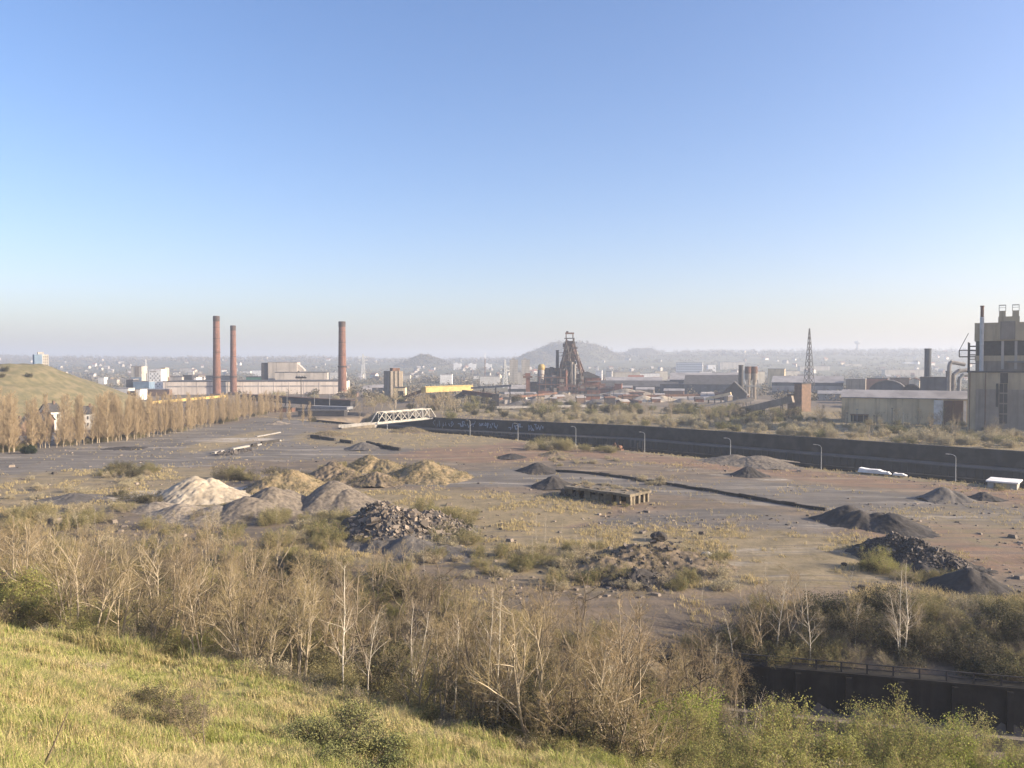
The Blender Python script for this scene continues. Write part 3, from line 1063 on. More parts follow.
for args in (
    ('small dark grey heap beside the grey track behind the spoil heaps', [(361, 450, 2.8, 6.5)], M['slag_grey']),
    ('low pale heap far up the grey track near the poplars', [(275, 425, 2.0, 6)], M['gravel_pale']),
    ('low weedy heap behind the small dark grey heap', [(325, 436, 2.2, 8)], M['heap_brown']),
    ('low weedy heap near the white truss bridge', [(409, 433, 2.4, 9)], M['heap_brown']),
    ('black slag heap behind the ruined concrete slab', [(538, 473, 3.2, 6.2)], M['slag']),
    ('black slag heap touching the left end of the ruined slab', [(554, 489, 3.2, 5.2)], M['slag']),
    ('tiny dark heap in the reddish yard left of the quay bushes', [(512, 459, 1.7, 5)], M['slag']),
    ('small weedy dark heap in front of the quay bushes', [(556, 457, 1.9, 6)], M['heap_brown']),
    ('lone pointed black slag heap in the middle of the right yard', [(752, 477, 3.0, 5.0)], M['slag']),
    ('weedy dark heap below the white quay hut', [(950, 502, 3.3, 4.8), (961, 502, 2.4, 4.2)], M['slag_grey']),
    ('low dark heap directly below the white quay hut', [(990, 501, 1.9, 3.8)], M['slag']),
    ('long black slag ridge with two crests on the right of the yard', [(856, 525, 3.8, 6.0), (868, 528, 3.3, 5.6), (886, 530, 3.0, 5.6), (904, 533, 3.2, 6.6)], M['slag']),
    ('smooth black slag heap nearest the right edge of the yard', [(984, 595, 3.4, 4.8), (994, 596, 2.7, 4.4)], M['slag']),
    ('small dark slag heap in front of the rubble heap', [(406, 555, 2.9, 5.0), (416, 556, 2.2, 5)], M['slag_grey']),
    ('low dark heap on the dry ground left of the rough weedy mound', [(435, 559, 1.2, 7)], M['slag_grey']),
    ('dark low heap among the reeds left of the sand heap', [(62, 503, 1.6, 7)], M['slag_grey']),
    ('dark low heap on the grey tarmac in front of the poplars', [(117, 450, .9, 7)], M['slag']),
):
    px_heap('slag_heap' if args[2] in (M['slag'], M['slag_grey']) else 'spoil_heap', args[0], args[1], args[2], seed=len(bpy.data.objects), rough=.28)


q1, q2 = quay_pt(735, 5), quay_pt(760, 4)
heap('gravel_heap', 'wide grey gravel heap on the quay edge against the black wall', 'heap', [(q1.x, q1.y, 2.6, 10), (q2.x, q2.y, 3.0, 12)], M['gravel'], seed=77, rough=.25)


def chunks(peaks, n, size, seed, cover=1.0, bvh=None):
    """broken blocks lying over a mound"""
    g = np.random.default_rng(seed)
    mb = MB()
    for i in range(n):
        x, y, h, re = peaks[g.integers(0, len(peaks))]
        a, d = g.uniform(0, 6.283), re * math.sqrt(g.uniform(0, 1)) * 1.02
        px_, py_ = x + math.cos(a) * d, y + math.sin(a) * d
        zz = max(max(p[2] * (1 - math.hypot(px_ - p[0], py_ - p[1]) / p[3]) for p in peaks), 0)
        if bvh:
            ht = bvh.ray_cast(Vector((px_, py_, 60)), Vector((0, 0, -1)))
            if ht[0] is None:
                continue
            zz = ht[0].z
        s = size * g.lognormal(0, .5)
        m = Matrix.Rotation(g.uniform(0, 6.28), 3, 'Z') @ Matrix.Rotation(g.uniform(-1, 1), 3, 'X') @ Matrix.Rotation(g.uniform(-1, 1), 3, 'Y')
        hx, hy, hz_ = s * g.uniform(.5, 1.2), s * g.uniform(.4, .9), s * g.uniform(.18, .6)
        vs = []
        for sz in (-1, 1):
            for sx, sy in ((-1, -1), (1, -1), (1, 1), (-1, 1)):
                vs.append(m @ Vector((sx * hx * g.uniform(.7, 1.1), sy * hy * g.uniform(.7, 1.1), sz * hz_)) + Vector((px_, py_, zz + s * .15)))
        mb.add(vs, [(0, 3, 2, 1), (4, 5, 6, 7), (0, 1, 5, 4), (1, 2, 6, 5), (2, 3, 7, 6), (3, 0, 4, 7)])
    return mb


def rubble_heap(label, specs, n, size, seed, mat, core):
    pk = []
    for px, row, h, re in specs:
        p = hit(px, row)
        pk.append((p.x, p.y + re * .75, h, re))
    cx, cy = pk[0][0], pk[0][1]
    z = gzs(cx, cy)
    t = thing('rubble_heap', label, 'rubble heap', (cx, cy, z))
    h = heap('mound', None, None, pk, core, seed=seed, rough=.5)
    h.parent = t
    h.location = (h.location.x - cx, h.location.y - cy, -.02)
    local = [(x - cx, y - cy, hh, re) for x, y, hh, re in pk]
    off = Vector(h.location)
    bv = BVHTree.FromPolygons([Vector(v.co) + off for v in h.data.vertices], [tuple(p.vertices) for p in h.data.polygons])
    c = chunks(local, n, size, seed, bvh=bv).build('rubble', mat, t)
    tag(c, kind='stuff')
    return t


rubble_heap('big dark heap of broken concrete and stone in the middle of the yard', [(385, 546, 5.8, 9), (405, 545, 5.2, 9), (362, 541, 3.8, 7), (430, 541, 4.4, 8), (376, 534, 5.6, 8)], 3600, .25, 3, M['rubble'], M['slag_grey'])
rubble_heap('black rubble ridge on the right behind a green bush', [(905, 562, 4.0, 5.4), (925, 566, 3.8, 5.2), (944, 571, 2.8, 4.8), (960, 574, 1.6, 3.6), (892, 560, 3.2, 5)], 2600, .15, 5, M['rubble_dark'], M['slag'])
rubble_heap('rough weedy mound of earth and rubble above the wood edge', [(640, 572, 3.0, 8), (665, 570, 3.2, 8), (610, 580, 2.6, 7), (690, 572, 2.2, 7)], 200, .24, 7, M['rubble_dark'], M['heap_brown'])
rubble_heap('small slag and rubble bank right under the rough weedy mound', [(640, 588, 2.2, 5), (625, 587, 1.6, 4), (655, 589, 1.2, 4)], 150, .17, 9, M['rubble_dark'], M['slag'])
rubble_heap('low dark row of debris on the pale track towards the poplars', [(225, 456, 1.0, 4), (238, 453, .8, 4)], 260, .3, 11, M['rubble_dark'], M['slag_grey'])


def boulder(px, row, r, label, mat, seed):
    p = hit(px, row)
    bm_ = MB()
    n1, n2 = 14, 9
    vs, fs = [], []
    for i in range(n2 + 1):
        th = math.pi * i / n2
        for j in range(n1):
            ph = 2 * math.pi * j / n1
            k = r * (1 + .35 * (float(vnoise(math.cos(ph) * 1.6 + 9 + seed, math.sin(ph) * 1.6 + th * 1.3 + 5, seed)) - .5) * 2 * math.sin(th))
            vs.append((k * math.sin(th) * math.cos(ph) * 1.15, k * math.sin(th) * math.sin(ph), k * math.cos(th) * .8))
    for i in range(n2):
        for j in range(n1):
            fs.append((i * n1 + j, (i + 1) * n1 + j, (i + 1) * n1 + (j + 1) % n1, i * n1 + (j + 1) % n1))
    o = bm_.add(vs, fs).build('boulder', mat)
    o.location = (p.x, p.y, p.z + r * .5)
    return tag(o, label, 'boulder')


boulder(659, 541, 1.5, 'black boulder lying above the rough weedy mound', M['slag'], 3)
boulder(707, 558, .9, 'pale broken slab stone on the right of the rough weedy mound', M['concrete'], 5)
boulder(844, 566, .45, 'dark stone lying left of the green bush by the rubble ridge', M['slag'], 8)

# ------------------------------------------------------------------ ruined concrete slab on piers
A, B, C_ = hit(565, 497), hit(631, 506), hit(654, 502)
dirx = (B - A)
dirx.z = 0
LN = dirx.length
yaw = math.atan2(dirx.y, dirx.x)
t = thing('concrete_ruin', 'ruined concrete slab on squat piers in the middle of the yard', 'ruin', (A.x, A.y, A.z), yaw)
DP = (C_ - B).length
mb = MB()
gg = random.Random(4)
nseg = 22
top = []
for i in range(nseg + 1):
    x = LN * i / nseg
    top.append((x, -.5 + (gg.uniform(-.45, .35) if 0 < i < nseg else 0)))
for i in range(nseg, -1, -1):
    top.append((LN * i / nseg, DP + gg.uniform(-.5, .4)))
mb.prism(top, 'z', 2.4, 3.05)
mb.build('slab', M['concrete_old'], t)
mb = MB()
for k in range(26):
    x, y, s_ = gg.uniform(0, LN - 1), gg.uniform(0, DP - 1), gg.uniform(.3, 1.2)
    mb.box(x, x + s_ * 1.6, y, y + s_, 3.052, 3.052 + gg.uniform(.08, .35), .06)
tag(mb.build('rubble', M['heap_brown'], t), kind='stuff')
for i, x in enumerate(np.linspace(.8, LN - 1.0, 7)):
    w = [2.6, .9, 2.1, 1.2, 2.6, .9, 1.4][i]
    MB().box(x - w / 2, x + w / 2, .2, 1.2, -.6, 2.395, .06).build('pier', M['concrete_old'], t)
for y in (1.9, 4.3, 6.6, 8.6):
    MB().box(LN - 1.2, LN - .2, y - .4, y + .4, -.6, 2.395, .05).build('pier', M['concrete_old'], t)
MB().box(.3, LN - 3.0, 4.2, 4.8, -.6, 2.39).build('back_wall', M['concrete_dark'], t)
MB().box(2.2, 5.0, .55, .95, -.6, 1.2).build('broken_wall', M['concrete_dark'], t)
MB().box(8.5, 12.4, .6, 1.0, -.6, 1.5).build('broken_wall', M['concrete_old'], t)
c = chunks([(.5, 2, 2.6, 3.2), (-1.0, 4, 2.2, 3), (4, 6, 2.9, 2.6)], 260, .35, 13).build('rubble', M['rubble_dark'], t)
tag(c, kind='stuff')
nrm = Vector((-dirx.y, dirx.x, 0)).normalized()
for k in range(22):
    qv = A + dirx * (k / 22 + .03) + nrm * gg.uniform(1, DP - 1)
    shrub('dry', qv.x, qv.y, gg.uniform(.3, .6), 'dry_weed', 'dry weeds growing on top of the ruined concrete slab', 'weeds on the ruined slab', 'weed', z=A.z + 3.0, sq=.7)
for k in range(8):
    qv = A + dirx * (k / 8 + .1) - nrm * gg.uniform(1, 3)
    shrub(gg.choice(['dry', 'olive']), qv.x, qv.y, gg.uniform(.3, .55), 'dry_weed', 'dry weeds along the shaded front of the ruined slab', 'weeds in front of the ruined slab', 'weed')

# ------------------------------------------------------------------ low kerb walls across the yard
def kerb(label, pts, h, w, mat, name='kerb_wall', gap=None):
    P = [hit(*p) for p in pts]
    mb = MB()
    for a, b_ in zip(P[:-1], P[1:]):
        n = max(1, int((b_ - a).length / 4))
        for i in range(n):
            if gap and rng.random() < gap:
                continue
            p, q = a.lerp(b_, i / n), a.lerp(b_, (i + .985) / n)
            hh = h * rng.uniform(.75, 1.1)
            p.z, q.z = gzs(p.x, p.y) + hh / 2 - .15, gzs(q.x, q.y) + hh / 2 - .15
            mb.beam(p, q, w, hh + .3)
    return tag(mb.build(name, mat), label, 'kerb wall')


kerb('long black kerb wall crossing the yard behind the ruined slab', [(556, 472), (600, 475), (640, 481), (700, 490), (768, 502), (826, 511)], .9, .7, M['kerb_black'])
kerb('broken dark kerb wall on the ochre ground behind the spoil heaps', [(311, 438), (335, 441), (352, 444)], 1.6, 1.0, M['kerb_black'], gap=.1)
kerb('broken dark kerb wall right of the small dark grey heap', [(367, 445), (385, 449), (400, 451)], 1.6, 1.0, M['kerb_black'], gap=.1)
kerb('pale broken kerb along the grey track on the left', [(213, 454), (236, 449), (256, 446), (280, 441)], .8, 1.6, M['concrete'], gap=.25)
kerb('pale kerb strip further up the grey track', [(256, 437), (268, 435), (280, 433)], .6, 1.4, M['concrete'])
kerb('short dark kerb beside the pale broken kerb', [(252, 447), (266, 444), (279, 442)], 1.4, 1.0, M['kerb_black'], gap=.2)

# ------------------------------------------------------------------ quay lamps
def quay_lamp(px, row, h, label):
    p = quay_pt(px)
    t = thing('quay_lamp', label, 'street lamp', (p.x, p.y, p.z), R(-45) + math.pi, 'street lamps along the canal quay')
    MB().tube((0, 0, -.3), (0, 0, h * .88), .11, .075, 8).tube((0, 0, -.2), (0, 0, .9), .16, .14, 8).build('pole', M['galv'], t)
    pts = [(0, 0, h * .875)] + [(1.6 * (1 - math.cos(a)), 0, h * .88 + h * .12 * math.sin(a)) for a in np.linspace(0, 1.5, 6)] + [(2.0, 0, h * 1.0)]
    MB().path(pts, .06).build('arm', M['galv'], t)
    MB().box(1.9, 2.9, -.18, .18, h * .985, h * 1.012, .04).build('lamp_head', M['steel_pale'], t)
    return t


for px, row, h, lb in ((518, 437.5, 8.2, 'street lamp on the quay left of the quay bushes'),
                       (576, 444, 8.6, 'street lamp standing in the quay bushes'),
                       (645, 452, 8.4, 'street lamp beside the short posts on the quay'),
                       (731, 459, 8.4, 'street lamp beside the grey gravel heap on the quay'),
                       (822, 469, 8.6, 'street lamp on the bare quay left of the white wreck'),
                       (957, 483.5, 8.6, 'street lamp on the quay left of the white hut'),
                       (470, 433, 8.2, 'thin street lamp on the quay right of the white truss bridge'),
                       (387, 429.5, 6.0, 'short lamp post below the white truss bridge')):
    quay_lamp(px, row, h, lb)
for i, (px, row, h, lb) in enumerate(((638, 453, 3.4, 'short dark post left of the lamp on the quay'), (643, 453.5, 4.6, 'taller dark post touching the lamp on the quay'))):
    p = quay_pt(px, 4.0)
    o = MB().box(-.18, .18, -.18, .18, -.3, h).box(-.3, .3, -.3, .3, h, h + .25).box(-.35, .35, -.35, .35, -.3, .2).build('mooring_post', M['steel_dark'])
    o.location = p
    tag(o, lb, 'post')
p = quay_pt(617, 4.5)
t = thing('quay_machine', 'rusty old winch frame by the quay bushes', 'winch', (p.x, p.y, p.z), R(-45))
MB().box(-3, 3, -1, 1, -.2, .5).build('base', M['rust'], t)
MB().beam((-2.4, 0, .4), (-1, 0, 3), .3, .3).beam((.2, 0, .4), (-1, 0, 3), .3, .3).beam((-2.6, 0, 2), (1.2, 0, 2.1), .25, .25).build('frame', M['rust'], t)
MB().tube((1.5, -1, 1.2), (1.5, 1, 1.2), .8, .8, 14).build('drum', M['rust'], t)

# white hut and wreck by the canal
p = quay_pt(989, 9.0)
t = thing('quay_hut', 'white flat roofed hut on the quay near the right edge', 'hut', (p.x, p.y, p.z), R(-40))
MB().box(0, 7.4, 0, 8.5, -.3, 1.7).build('wall', M['concrete'], t)
MB().box(-.4, 7.8, -.4, 8.9, 1.702, 2.1).build('roof', M['white_paint'], t)
MB().box(1.6, 3.2, -.05, .05, 0, 1.4).build('door', M['steel_dark'], t)
for k, (px, row, ln, w, h) in enumerate(((874, 469, 9, 2.6, 1.5), (888, 470.5, 2.4, 1.6, 1.0), (901, 472, 4.2, 1.6, .8))):
    p = quay_pt(px, 3.0)
    p.z += .5
    poly = [(-ln / 2, 0), (-ln / 2 + .5, h), (-ln * .15, h * .8), (ln * .2, h * .85), (ln / 2, h * .25), (ln / 2, 0)]
    o = MB().prism(poly, 'y', -w / 2, w / 2).build('white_bale', M['white_paint'])
    o.location = (p.x, p.y, p.z - .05)
    o.rotation_euler = (0, 0, R(-42))
    tag(o, ('long slumped white sheeted load on the quay edge', 'small white sack between two white sheeted loads', 'flat white sheeted load right of the small white sack')[k], 'sheeted load')

# ------------------------------------------------------------------ white truss bridge over the canal
A, B = W(377, 424, 452), W(436, 418, 503)
B.z = A.z = 2.3
dv = B - A
LN = dv.length
yaw = math.atan2(dv.y, dv.x)
t = thing('truss_bridge', 'white steel truss footbridge crossing the dark canal', 'bridge', A, yaw)
Hh, Wd = 6.1, 5.0
MB().box(-2, LN + 2, .2, Wd - .2, -.9, -.35).build('deck', M['steel_grey'], t)
n = 8
for y, nm in ((0, 'near'), (Wd, 'far')):
    mb = MB()
    mb.beam((0, y, -.2), (LN, y, -.2), .5, .7).beam((LN / n * .8, y, Hh), (LN - LN / n * .8, y, Hh), .5, .6)
    mb.beam((0, y, 0), (LN / n * .8, y, Hh), .5, .5).beam((LN, y, 0), (LN - LN / n * .8, y, Hh), .5, .5)
    for i in range(1, n):
        x = LN * i / n
        mb.beam((x, y, 0), (x, y, Hh), .32, .32)
        x2 = LN * (i + 1) / n
        if i < n - 1:
            if i % 2:
                mb.beam((x, y, Hh), (x2, y, 0), .36, .36)
            else:
                mb.beam((x, y, 0), (x2, y, Hh), .36, .36)
    mb.build('truss', M['steel_pale'], t)
mb = MB()
for i in range(1, n):
    x = LN * i / n
    mb.beam((x, 0, Hh), (x, Wd, Hh), .3, .3)
    mb.beam((x, 0, -.6), (x, Wd, -.6), .3, .4)
mb.build('cross_bracing', M['steel_pale'], t)
for x in (-1.5, LN + 1.5):
    MB().box(x - 1.3, x + 1.3, -.4, Wd + .4, -12, -.92).build('abutment', M['concrete'], t)
q = W(340, 424, 440)
d2 = Vector((q.x, q.y, 0)) - Vector((A.x, A.y, 0))
t = thing('bridge_ramp', 'pale concrete ramp wall leading up to the white truss bridge', 'ramp', (A.x, A.y, 0), math.atan2(d2.y, d2.x))
l2 = d2.length
MB().prism([(2.4, -.4), (l2, -.4), (l2, .6), (2.4, 1.9)], 'y', -2.6, 2.6).build('ramp_body', M['concrete_old'], t)
MB().prism([(2.4, 1.9), (l2, .6), (l2, 2.2), (2.4, 3.1)], 'y', -2.6, -2.3).build('parapet', M['concrete'], t)
MB().prism([(2.4, 1.9), (l2, .6), (l2, 2.2), (2.4, 3.1)], 'y', 2.3, 2.6).build('parapet', M['concrete'], t)

# ------------------------------------------------------------------ railway cutting: retaining wall with railing
yaw = math.atan2(CUT_D[1], CUT_D[0])
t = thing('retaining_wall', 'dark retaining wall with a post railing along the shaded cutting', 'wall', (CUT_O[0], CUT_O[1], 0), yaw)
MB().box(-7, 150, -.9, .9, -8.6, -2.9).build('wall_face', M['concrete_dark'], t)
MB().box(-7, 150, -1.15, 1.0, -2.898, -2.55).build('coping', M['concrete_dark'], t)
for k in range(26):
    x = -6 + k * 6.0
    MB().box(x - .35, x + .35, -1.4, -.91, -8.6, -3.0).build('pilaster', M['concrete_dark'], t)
mb = MB()
mb.beam((-7, -.7, -1.35), (150, -.7, -1.35), .12, .12).beam((-7, -.7, -1.95), (150, -.7, -1.95), .08, .08)
for k in range(53):
    x = -6.8 + k * 3.0
    mb.beam((x, -.7, -2.6), (x, -.7, -1.3), .16, .16)
mb.build('railing', M['steel_dark'], t)
t = thing('low_wall', 'grey concrete low wall in gaps behind the green bushes of the cutting', 'wall', (CUT_O[0], CUT_O[1], 0), yaw)
for x0, x1 in ((3, 9.4), (9.8, 15.5), (16, 22.4), (24, 31), (31.4, 40)):
    MB().box(x0, x1, -6.4, -5.6, -8.6, -6.5 + .25 * math.sin(x0)).build('wall_panel', M['concrete_old'], t)

# ------------------------------------------------------------------ trees of the near wood
def far_d(px): return np.interp(px, [-80, 0, 250, 330, 400, 470, 540, 600, 660, 720], [138, 140, 142, 136, 122, 109, 102, 98, 92, 85])


def scatter(n, px0, px1, near, far, mind, tries=60000, g=None):
    """world positions spread evenly over a wedge of ground"""
    g = g or rng
    out = []
    dmax = max(float(far(p)) for p in range(int(px0), int(px1), 10))
    for _ in range(tries):
        if len(out) >= n:
            break
        d = math.sqrt(g.uniform(40 ** 2, dmax ** 2))
        px = g.uniform(px0, px1)
        if not (float(near(px)) < d < float(far(px))):
            continue
        x = (px - 512) / F * d
        if all((x - a) ** 2 + (d - b_) ** 2 > mind ** 2 for a, b_ in out):
            out.append((x, d))
    return out


woods = scatter(228, -60, 705, lambda p: edge_d(p) + 1.5, far_d, 2.1)
for i, (x, y) in enumerate(woods):
    px = 512 + F * x / y
    sc = rng.choice((rng.uniform(.55, .8), rng.uniform(.8, 1.12), rng.uniform(.85, 1.2)))
    if px > 430:
        sc *= 1.12
    if y > 110:
        sc *= .85
    tree('dark' if rng.random() < .38 else 'bare', x, y, rng.randrange(7), 'bare_tree', 'leafless many stemmed tree in the dense wood below the grassy slope',
         'leafless trees of the near wood', sc, sxy=rng.uniform(.85, 1.05))
# front row, trunks standing clear at the grass edge
for i, px in enumerate((62, 96, 118, 150, 176, 196, 232, 246, 268, 415, 438, 470, 488, 500, 512, 530, 548, 566, 590, 612, 630, 648)):
    d = float(edge_d(px)) + rng.uniform(.8, 3)
    tree('bare', (px - 512) / F * d, d, rng.randrange(7), 'bare_tree', 'leafless tree with clear trunk in the front row where the wood meets the grass',
         'front row trees at the grass edge', rng.uniform(.85, 1.12) if px > 400 else rng.uniform(.7, .95))
for i, (px, d, k, s, lb) in enumerate((
        (341, 66, 0, 1.06, 'slender white birch standing alone at the grass edge, tallest pale trunk left of centre'),
        (366, 70, 2, 1.0, 'thin birch with faint yellow buds right of the lone white birch'),
        (497, 60, 3, 1.02, 'white three stemmed birch at the lower end of the grass edge'),
        (453, 66, 2, .98, 'straight single birch between the lone birch and the three stemmed birch'),
        (412, 74, 1, .95, 'leaning twin birch among brown scrub left of the single birch'),
        (905, 99.5, 3, 1.1, 'pale three stemmed birch in front of the black rubble ridge'),
        (858, 103, 2, .72, 'thin pale birch left of the three stemmed birch by the rubble ridge'),
        (813, 99.5, 0, 1.0, 'pale leaning birch at the left of the shaded scrub'),
        (778, 102, 2, 1.15, 'bushy pale birch at the yard edge right of the rough mound'),
        (716, 98, 0, .82, 'pale sapling birch on the bank below the rough mound'),
        (735, 102, 2, .75, 'second thin birch on the bank, right of the sapling birch'),
        (622, 66, 2, 1.0, 'slim pale birch with green moss at the right end of the wood'))):
    x = (px - 512) / F * d
    tree('birch', x, d, k, 'birch_tree', lb, None, s, rz=1.1 * i)

for (px, d) in ((700, 96), (712, 101), (726, 99), (748, 104), (762, 101), (775, 106), (792, 103), (803, 106), (690, 92), (735, 95), (846, 104), (920, 104)):
    tree('bare', (px - 512) / F * d, d, rng.randrange(7), 'bare_tree', 'pale bare tree on the rim between the right yard and the shaded scrub', 'bare trees on the right yard rim', rng.uniform(.6, .95))
for (px, d, kind, s_) in ((640, 55, 'green', .7), (600, 56, 'olive', .7), (570, 54, 'green', .6), (545, 55, 'olive', .5), (660, 57, 'olive', .8), (685, 55, 'green', .75), (715, 57, 'green', .8), (525, 56, 'dry', .5), (615, 53, 'lime', .45), (650, 53, 'dry', .5), (700, 53, 'olive', .6), (505, 57, 'olive', .5), (522, 58, 'green', .45), (540, 57, 'dry', .6), (556, 56, 'green', .5), (575, 58, 'olive', .6), (588, 55, 'green', .45), (612, 58, 'green', .65), (628, 57, 'olive', .6), (640, 60, 'green', .8),
                          (655, 62, 'green', .8), (675, 62, 'lime', .7), (690, 60, 'green', .85), (705, 59, 'green', .8), (580, 61, 'green', .7), (560, 61, 'olive', .7), (620, 62, 'green', .8), (530, 61, 'olive', .6)):
    shrub(kind, (px - 512) / F * d, d, s_, 'low_bush', 'low green or olive bush fringing the foot of the wood at the bottom centre', 'low bushes at the bottom centre', 'bush')
# understory
for (x, y) in scatter(262, -60, 720, lambda p: edge_d(p) + .5, lambda p: far_d(p) + 4, 2.3):
    shrub(rng.choice(['olive', 'olive', 'brush', 'dark', 'dark', 'green' if rng.random() < .5 else 'olive']), x, y, rng.uniform(.6, 1.15), 'understory_shrub',
          'tangled olive brown scrub under the leafless trees of the near wood', 'scrub under the near wood')
# edge of the wood: reeds and low brush
for (x, y) in scatter(46, -60, 720, lambda p: edge_d(p) - .8, lambda p: edge_d(p) + 2.5, 1.6):
    shrub(rng.choice(['dry', 'brush', 'olive']), x, y, rng.uniform(.4, .7), 'edge_brush', 'low brown brush along the line where grass meets the wood', 'brush at the grass edge')
# shaded bank on the right
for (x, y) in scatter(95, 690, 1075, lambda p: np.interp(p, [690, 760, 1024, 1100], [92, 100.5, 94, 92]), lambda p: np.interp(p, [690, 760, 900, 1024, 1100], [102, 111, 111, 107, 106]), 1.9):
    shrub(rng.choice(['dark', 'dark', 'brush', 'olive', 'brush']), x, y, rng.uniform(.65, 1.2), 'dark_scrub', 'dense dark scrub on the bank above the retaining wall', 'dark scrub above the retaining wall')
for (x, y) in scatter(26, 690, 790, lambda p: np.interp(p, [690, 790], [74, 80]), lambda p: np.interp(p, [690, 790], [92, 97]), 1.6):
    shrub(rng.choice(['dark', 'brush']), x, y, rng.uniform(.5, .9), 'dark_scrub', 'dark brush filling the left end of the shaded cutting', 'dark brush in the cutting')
for (x, y) in scatter(22, 715, 780, lambda p: 77, lambda p: 88, 1.0):
    tree('sapling', x, y, rng.randrange(3), 'sapling', 'thin bare sapling standing in the shaded end of the cutting', 'saplings in the cutting', rng.uniform(.6, 1.0))
# bushes in the lower right foreground
for (px, d, kind, s, lb) in (
        (790, 63, 'green', 1.45, 'largest budding green bush at the bottom edge right of centre'),
        (828, 61, 'green', 1.05, 'green bush leaning against the largest budding bush'),
        (760, 62, 'green', 1.05, 'budding bush on the left flank of the largest green bush'),
        (868, 66, 'green', 1.15, 'rounded green bush in front of the grey low wall'),
        (918, 65, 'green', 1.25, 'tall twiggy green bush in the middle of the bottom right group'),
        (945, 66, 'green', 1.1, 'pale green bush right of the tall twiggy bush'),
        (984, 64, 'lime', 1.1, 'bright lime green bush at the bottom right'),
        (1018, 65, 'green', .9, 'small green bush cut by the right picture edge'),
        (690, 67, 'lime', 1.15, 'yellow green leafing bush at the right end of the near wood'),
        (672, 70, 'green', 1.2, 'olive green leafing bush behind the yellow green one'),
        (28, 76, 'green', 1.5, 'pale green leafing willow bush at the left picture edge'),
        (6, 78, 'green', 1.7, 'taller pale green willow bush cut by the left picture edge'),
        (45, 75, 'olive', 1.1, 'olive bush at the foot of the pale green willows'),
        (335, 47, 'bramble', 1.75, 'dark green bramble thicket on the grass at the bottom centre left'),
        (312, 44, 'bramble', 1.35, 'bramble clump on the left flank of the thicket'),
        (362, 44, 'bramble', 1.4, 'bramble clump on the right flank of the thicket'),
        (298, 40, 'bramble', .9, 'small low bramble at the very bottom left of the thicket'),
        (395, 46, 'green', .42, 'small budding bush right of the bramble thicket'),
        (345, 59, 'brush', .75, 'brown leafless bush right behind the bramble thicket'),
        (318, 61, 'brush', .6, 'small brown bush at the grass edge left of the lone birch'),
        (600, 52, 'lime', .5, 'small bright green leafy sapling at the bottom centre'),
        (660, 55, 'green', .55, 'low green bush on the grass at the bottom right of centre'),
        (720, 57, 'green', .7, 'low green bush left of the largest budding bush'),
        (600, 62, 'olive', .8, 'olive brush at the foot of the slim pale birch'),
        (545, 60, 'dry', .7, 'dry straw coloured bush in front of the front row trees'),
        (430, 52, 'brush', .45, 'small brown leafless bush on the lower grass slope right of the bramble thicket'),
        (258, 50, 'bramble', .55, 'low green bramble left of the bramble thicket, on the grass'),
        (90, 56, 'dry', .5, 'tuft of dry weeds on the upper left of the grass slope'),
        (120, 40, 'dark', .3, 'dark weed clump on the near left of the grass slope'),
        (160, 46, 'dark', .42, 'dark low bramble patch added for hollow shade in the middle of the grass slope'),  # dark clumps added to stand in for shaded hollows in the grass
        (178, 43, 'dark', .45, 'dark bramble patch added for hollow shade beside the small bare thorn tree'),
        (135, 48, 'dark', .36, 'smallest dark bramble patch added for hollow shade on the grass slope')):
    if px > 680 and kind in ('green', 'lime'):
        s *= 1.38
    x = (px - 512) / F * d
    shrub(kind, x, d, s, sq=.75 if kind == 'bramble' else 1.0, name='bramble' if 'bramble' in lb else 'bush', label=lb, cat='bramble' if 'bramble' in lb else 'bush')
for (px, d) in ((850, 58), (890, 59), (960, 59), (1000, 58), (930, 57), (740, 56), (810, 56), (780, 57), (700, 62), (870, 61), (905, 61), (1030, 61), (650, 64), (630, 61)):
    shrub(rng.choice(['green', 'green', 'dry']), (px - 512) / F * d, d, rng.uniform(.95, 1.35), 'low_bush', 'low budding bush filling gaps along the bottom right edge', 'low bushes at the bottom right', 'bush')
# small bare thorn tree on the slope
TH = make_proto('thorn_tree', 777, 3.4, dict(PT, n=[16, 9, 6], lr=[.62, .5, .5], ang=[55, 45, 42], rmin=.006), stems=2, lean=.35, r0=.035)
PROTO['thorn'] = [TH]
TREE_MATS['thorn'] = ('bark_dark', 'bark_dark')
p = hit(206, 748)
tree('thorn', p.x, p.y, 0, 'thorn_tree', 'small dark leafless thorn tree standing alone on the grass slope', None, 1.0, rz=.7)
# near twigs at the bottom left
def spray(px, row, d, tip, label):
    a = W(px, row, d)
    a.z = gzs(a.x, a.y) - .1
    b_ = W(tip[0], tip[1], d)
    segs = []
    g = random.Random(px)
    m1 = a.lerp(b_, .5) + Vector((.02, 0, -.03))
    segs += [(a, m1, .026, .020), (m1, b_, .020, .011)]
    for k in range(7):
        t_ = .25 + .1 * k
        c = a.lerp(b_, t_)
        dd = (b_ - a).normalized() * .16 + Vector((g.uniform(-.1, .1), g.uniform(-.1, .1), g.uniform(0, .1)))
        segs.append((c, c + dd * g.uniform(.3, .8), .009, .005))
    v, q = tubes_np([(tuple(s[0]), tuple(s[1]), s[2], s[3]) for s in segs], 6)
    o = link_me('bare_twig', np_mesh('bare_twig', v, q), M['bark_dark'])
    return tag(o, label, 'twig')


spray(26, 775, 17, (68, 712), 'bare dark twig leaning right over the grass in the bottom left corner')
spray(-6, 765, 17, (8, 755), 'short bare twig at the bottom left corner, left of the leaning one')

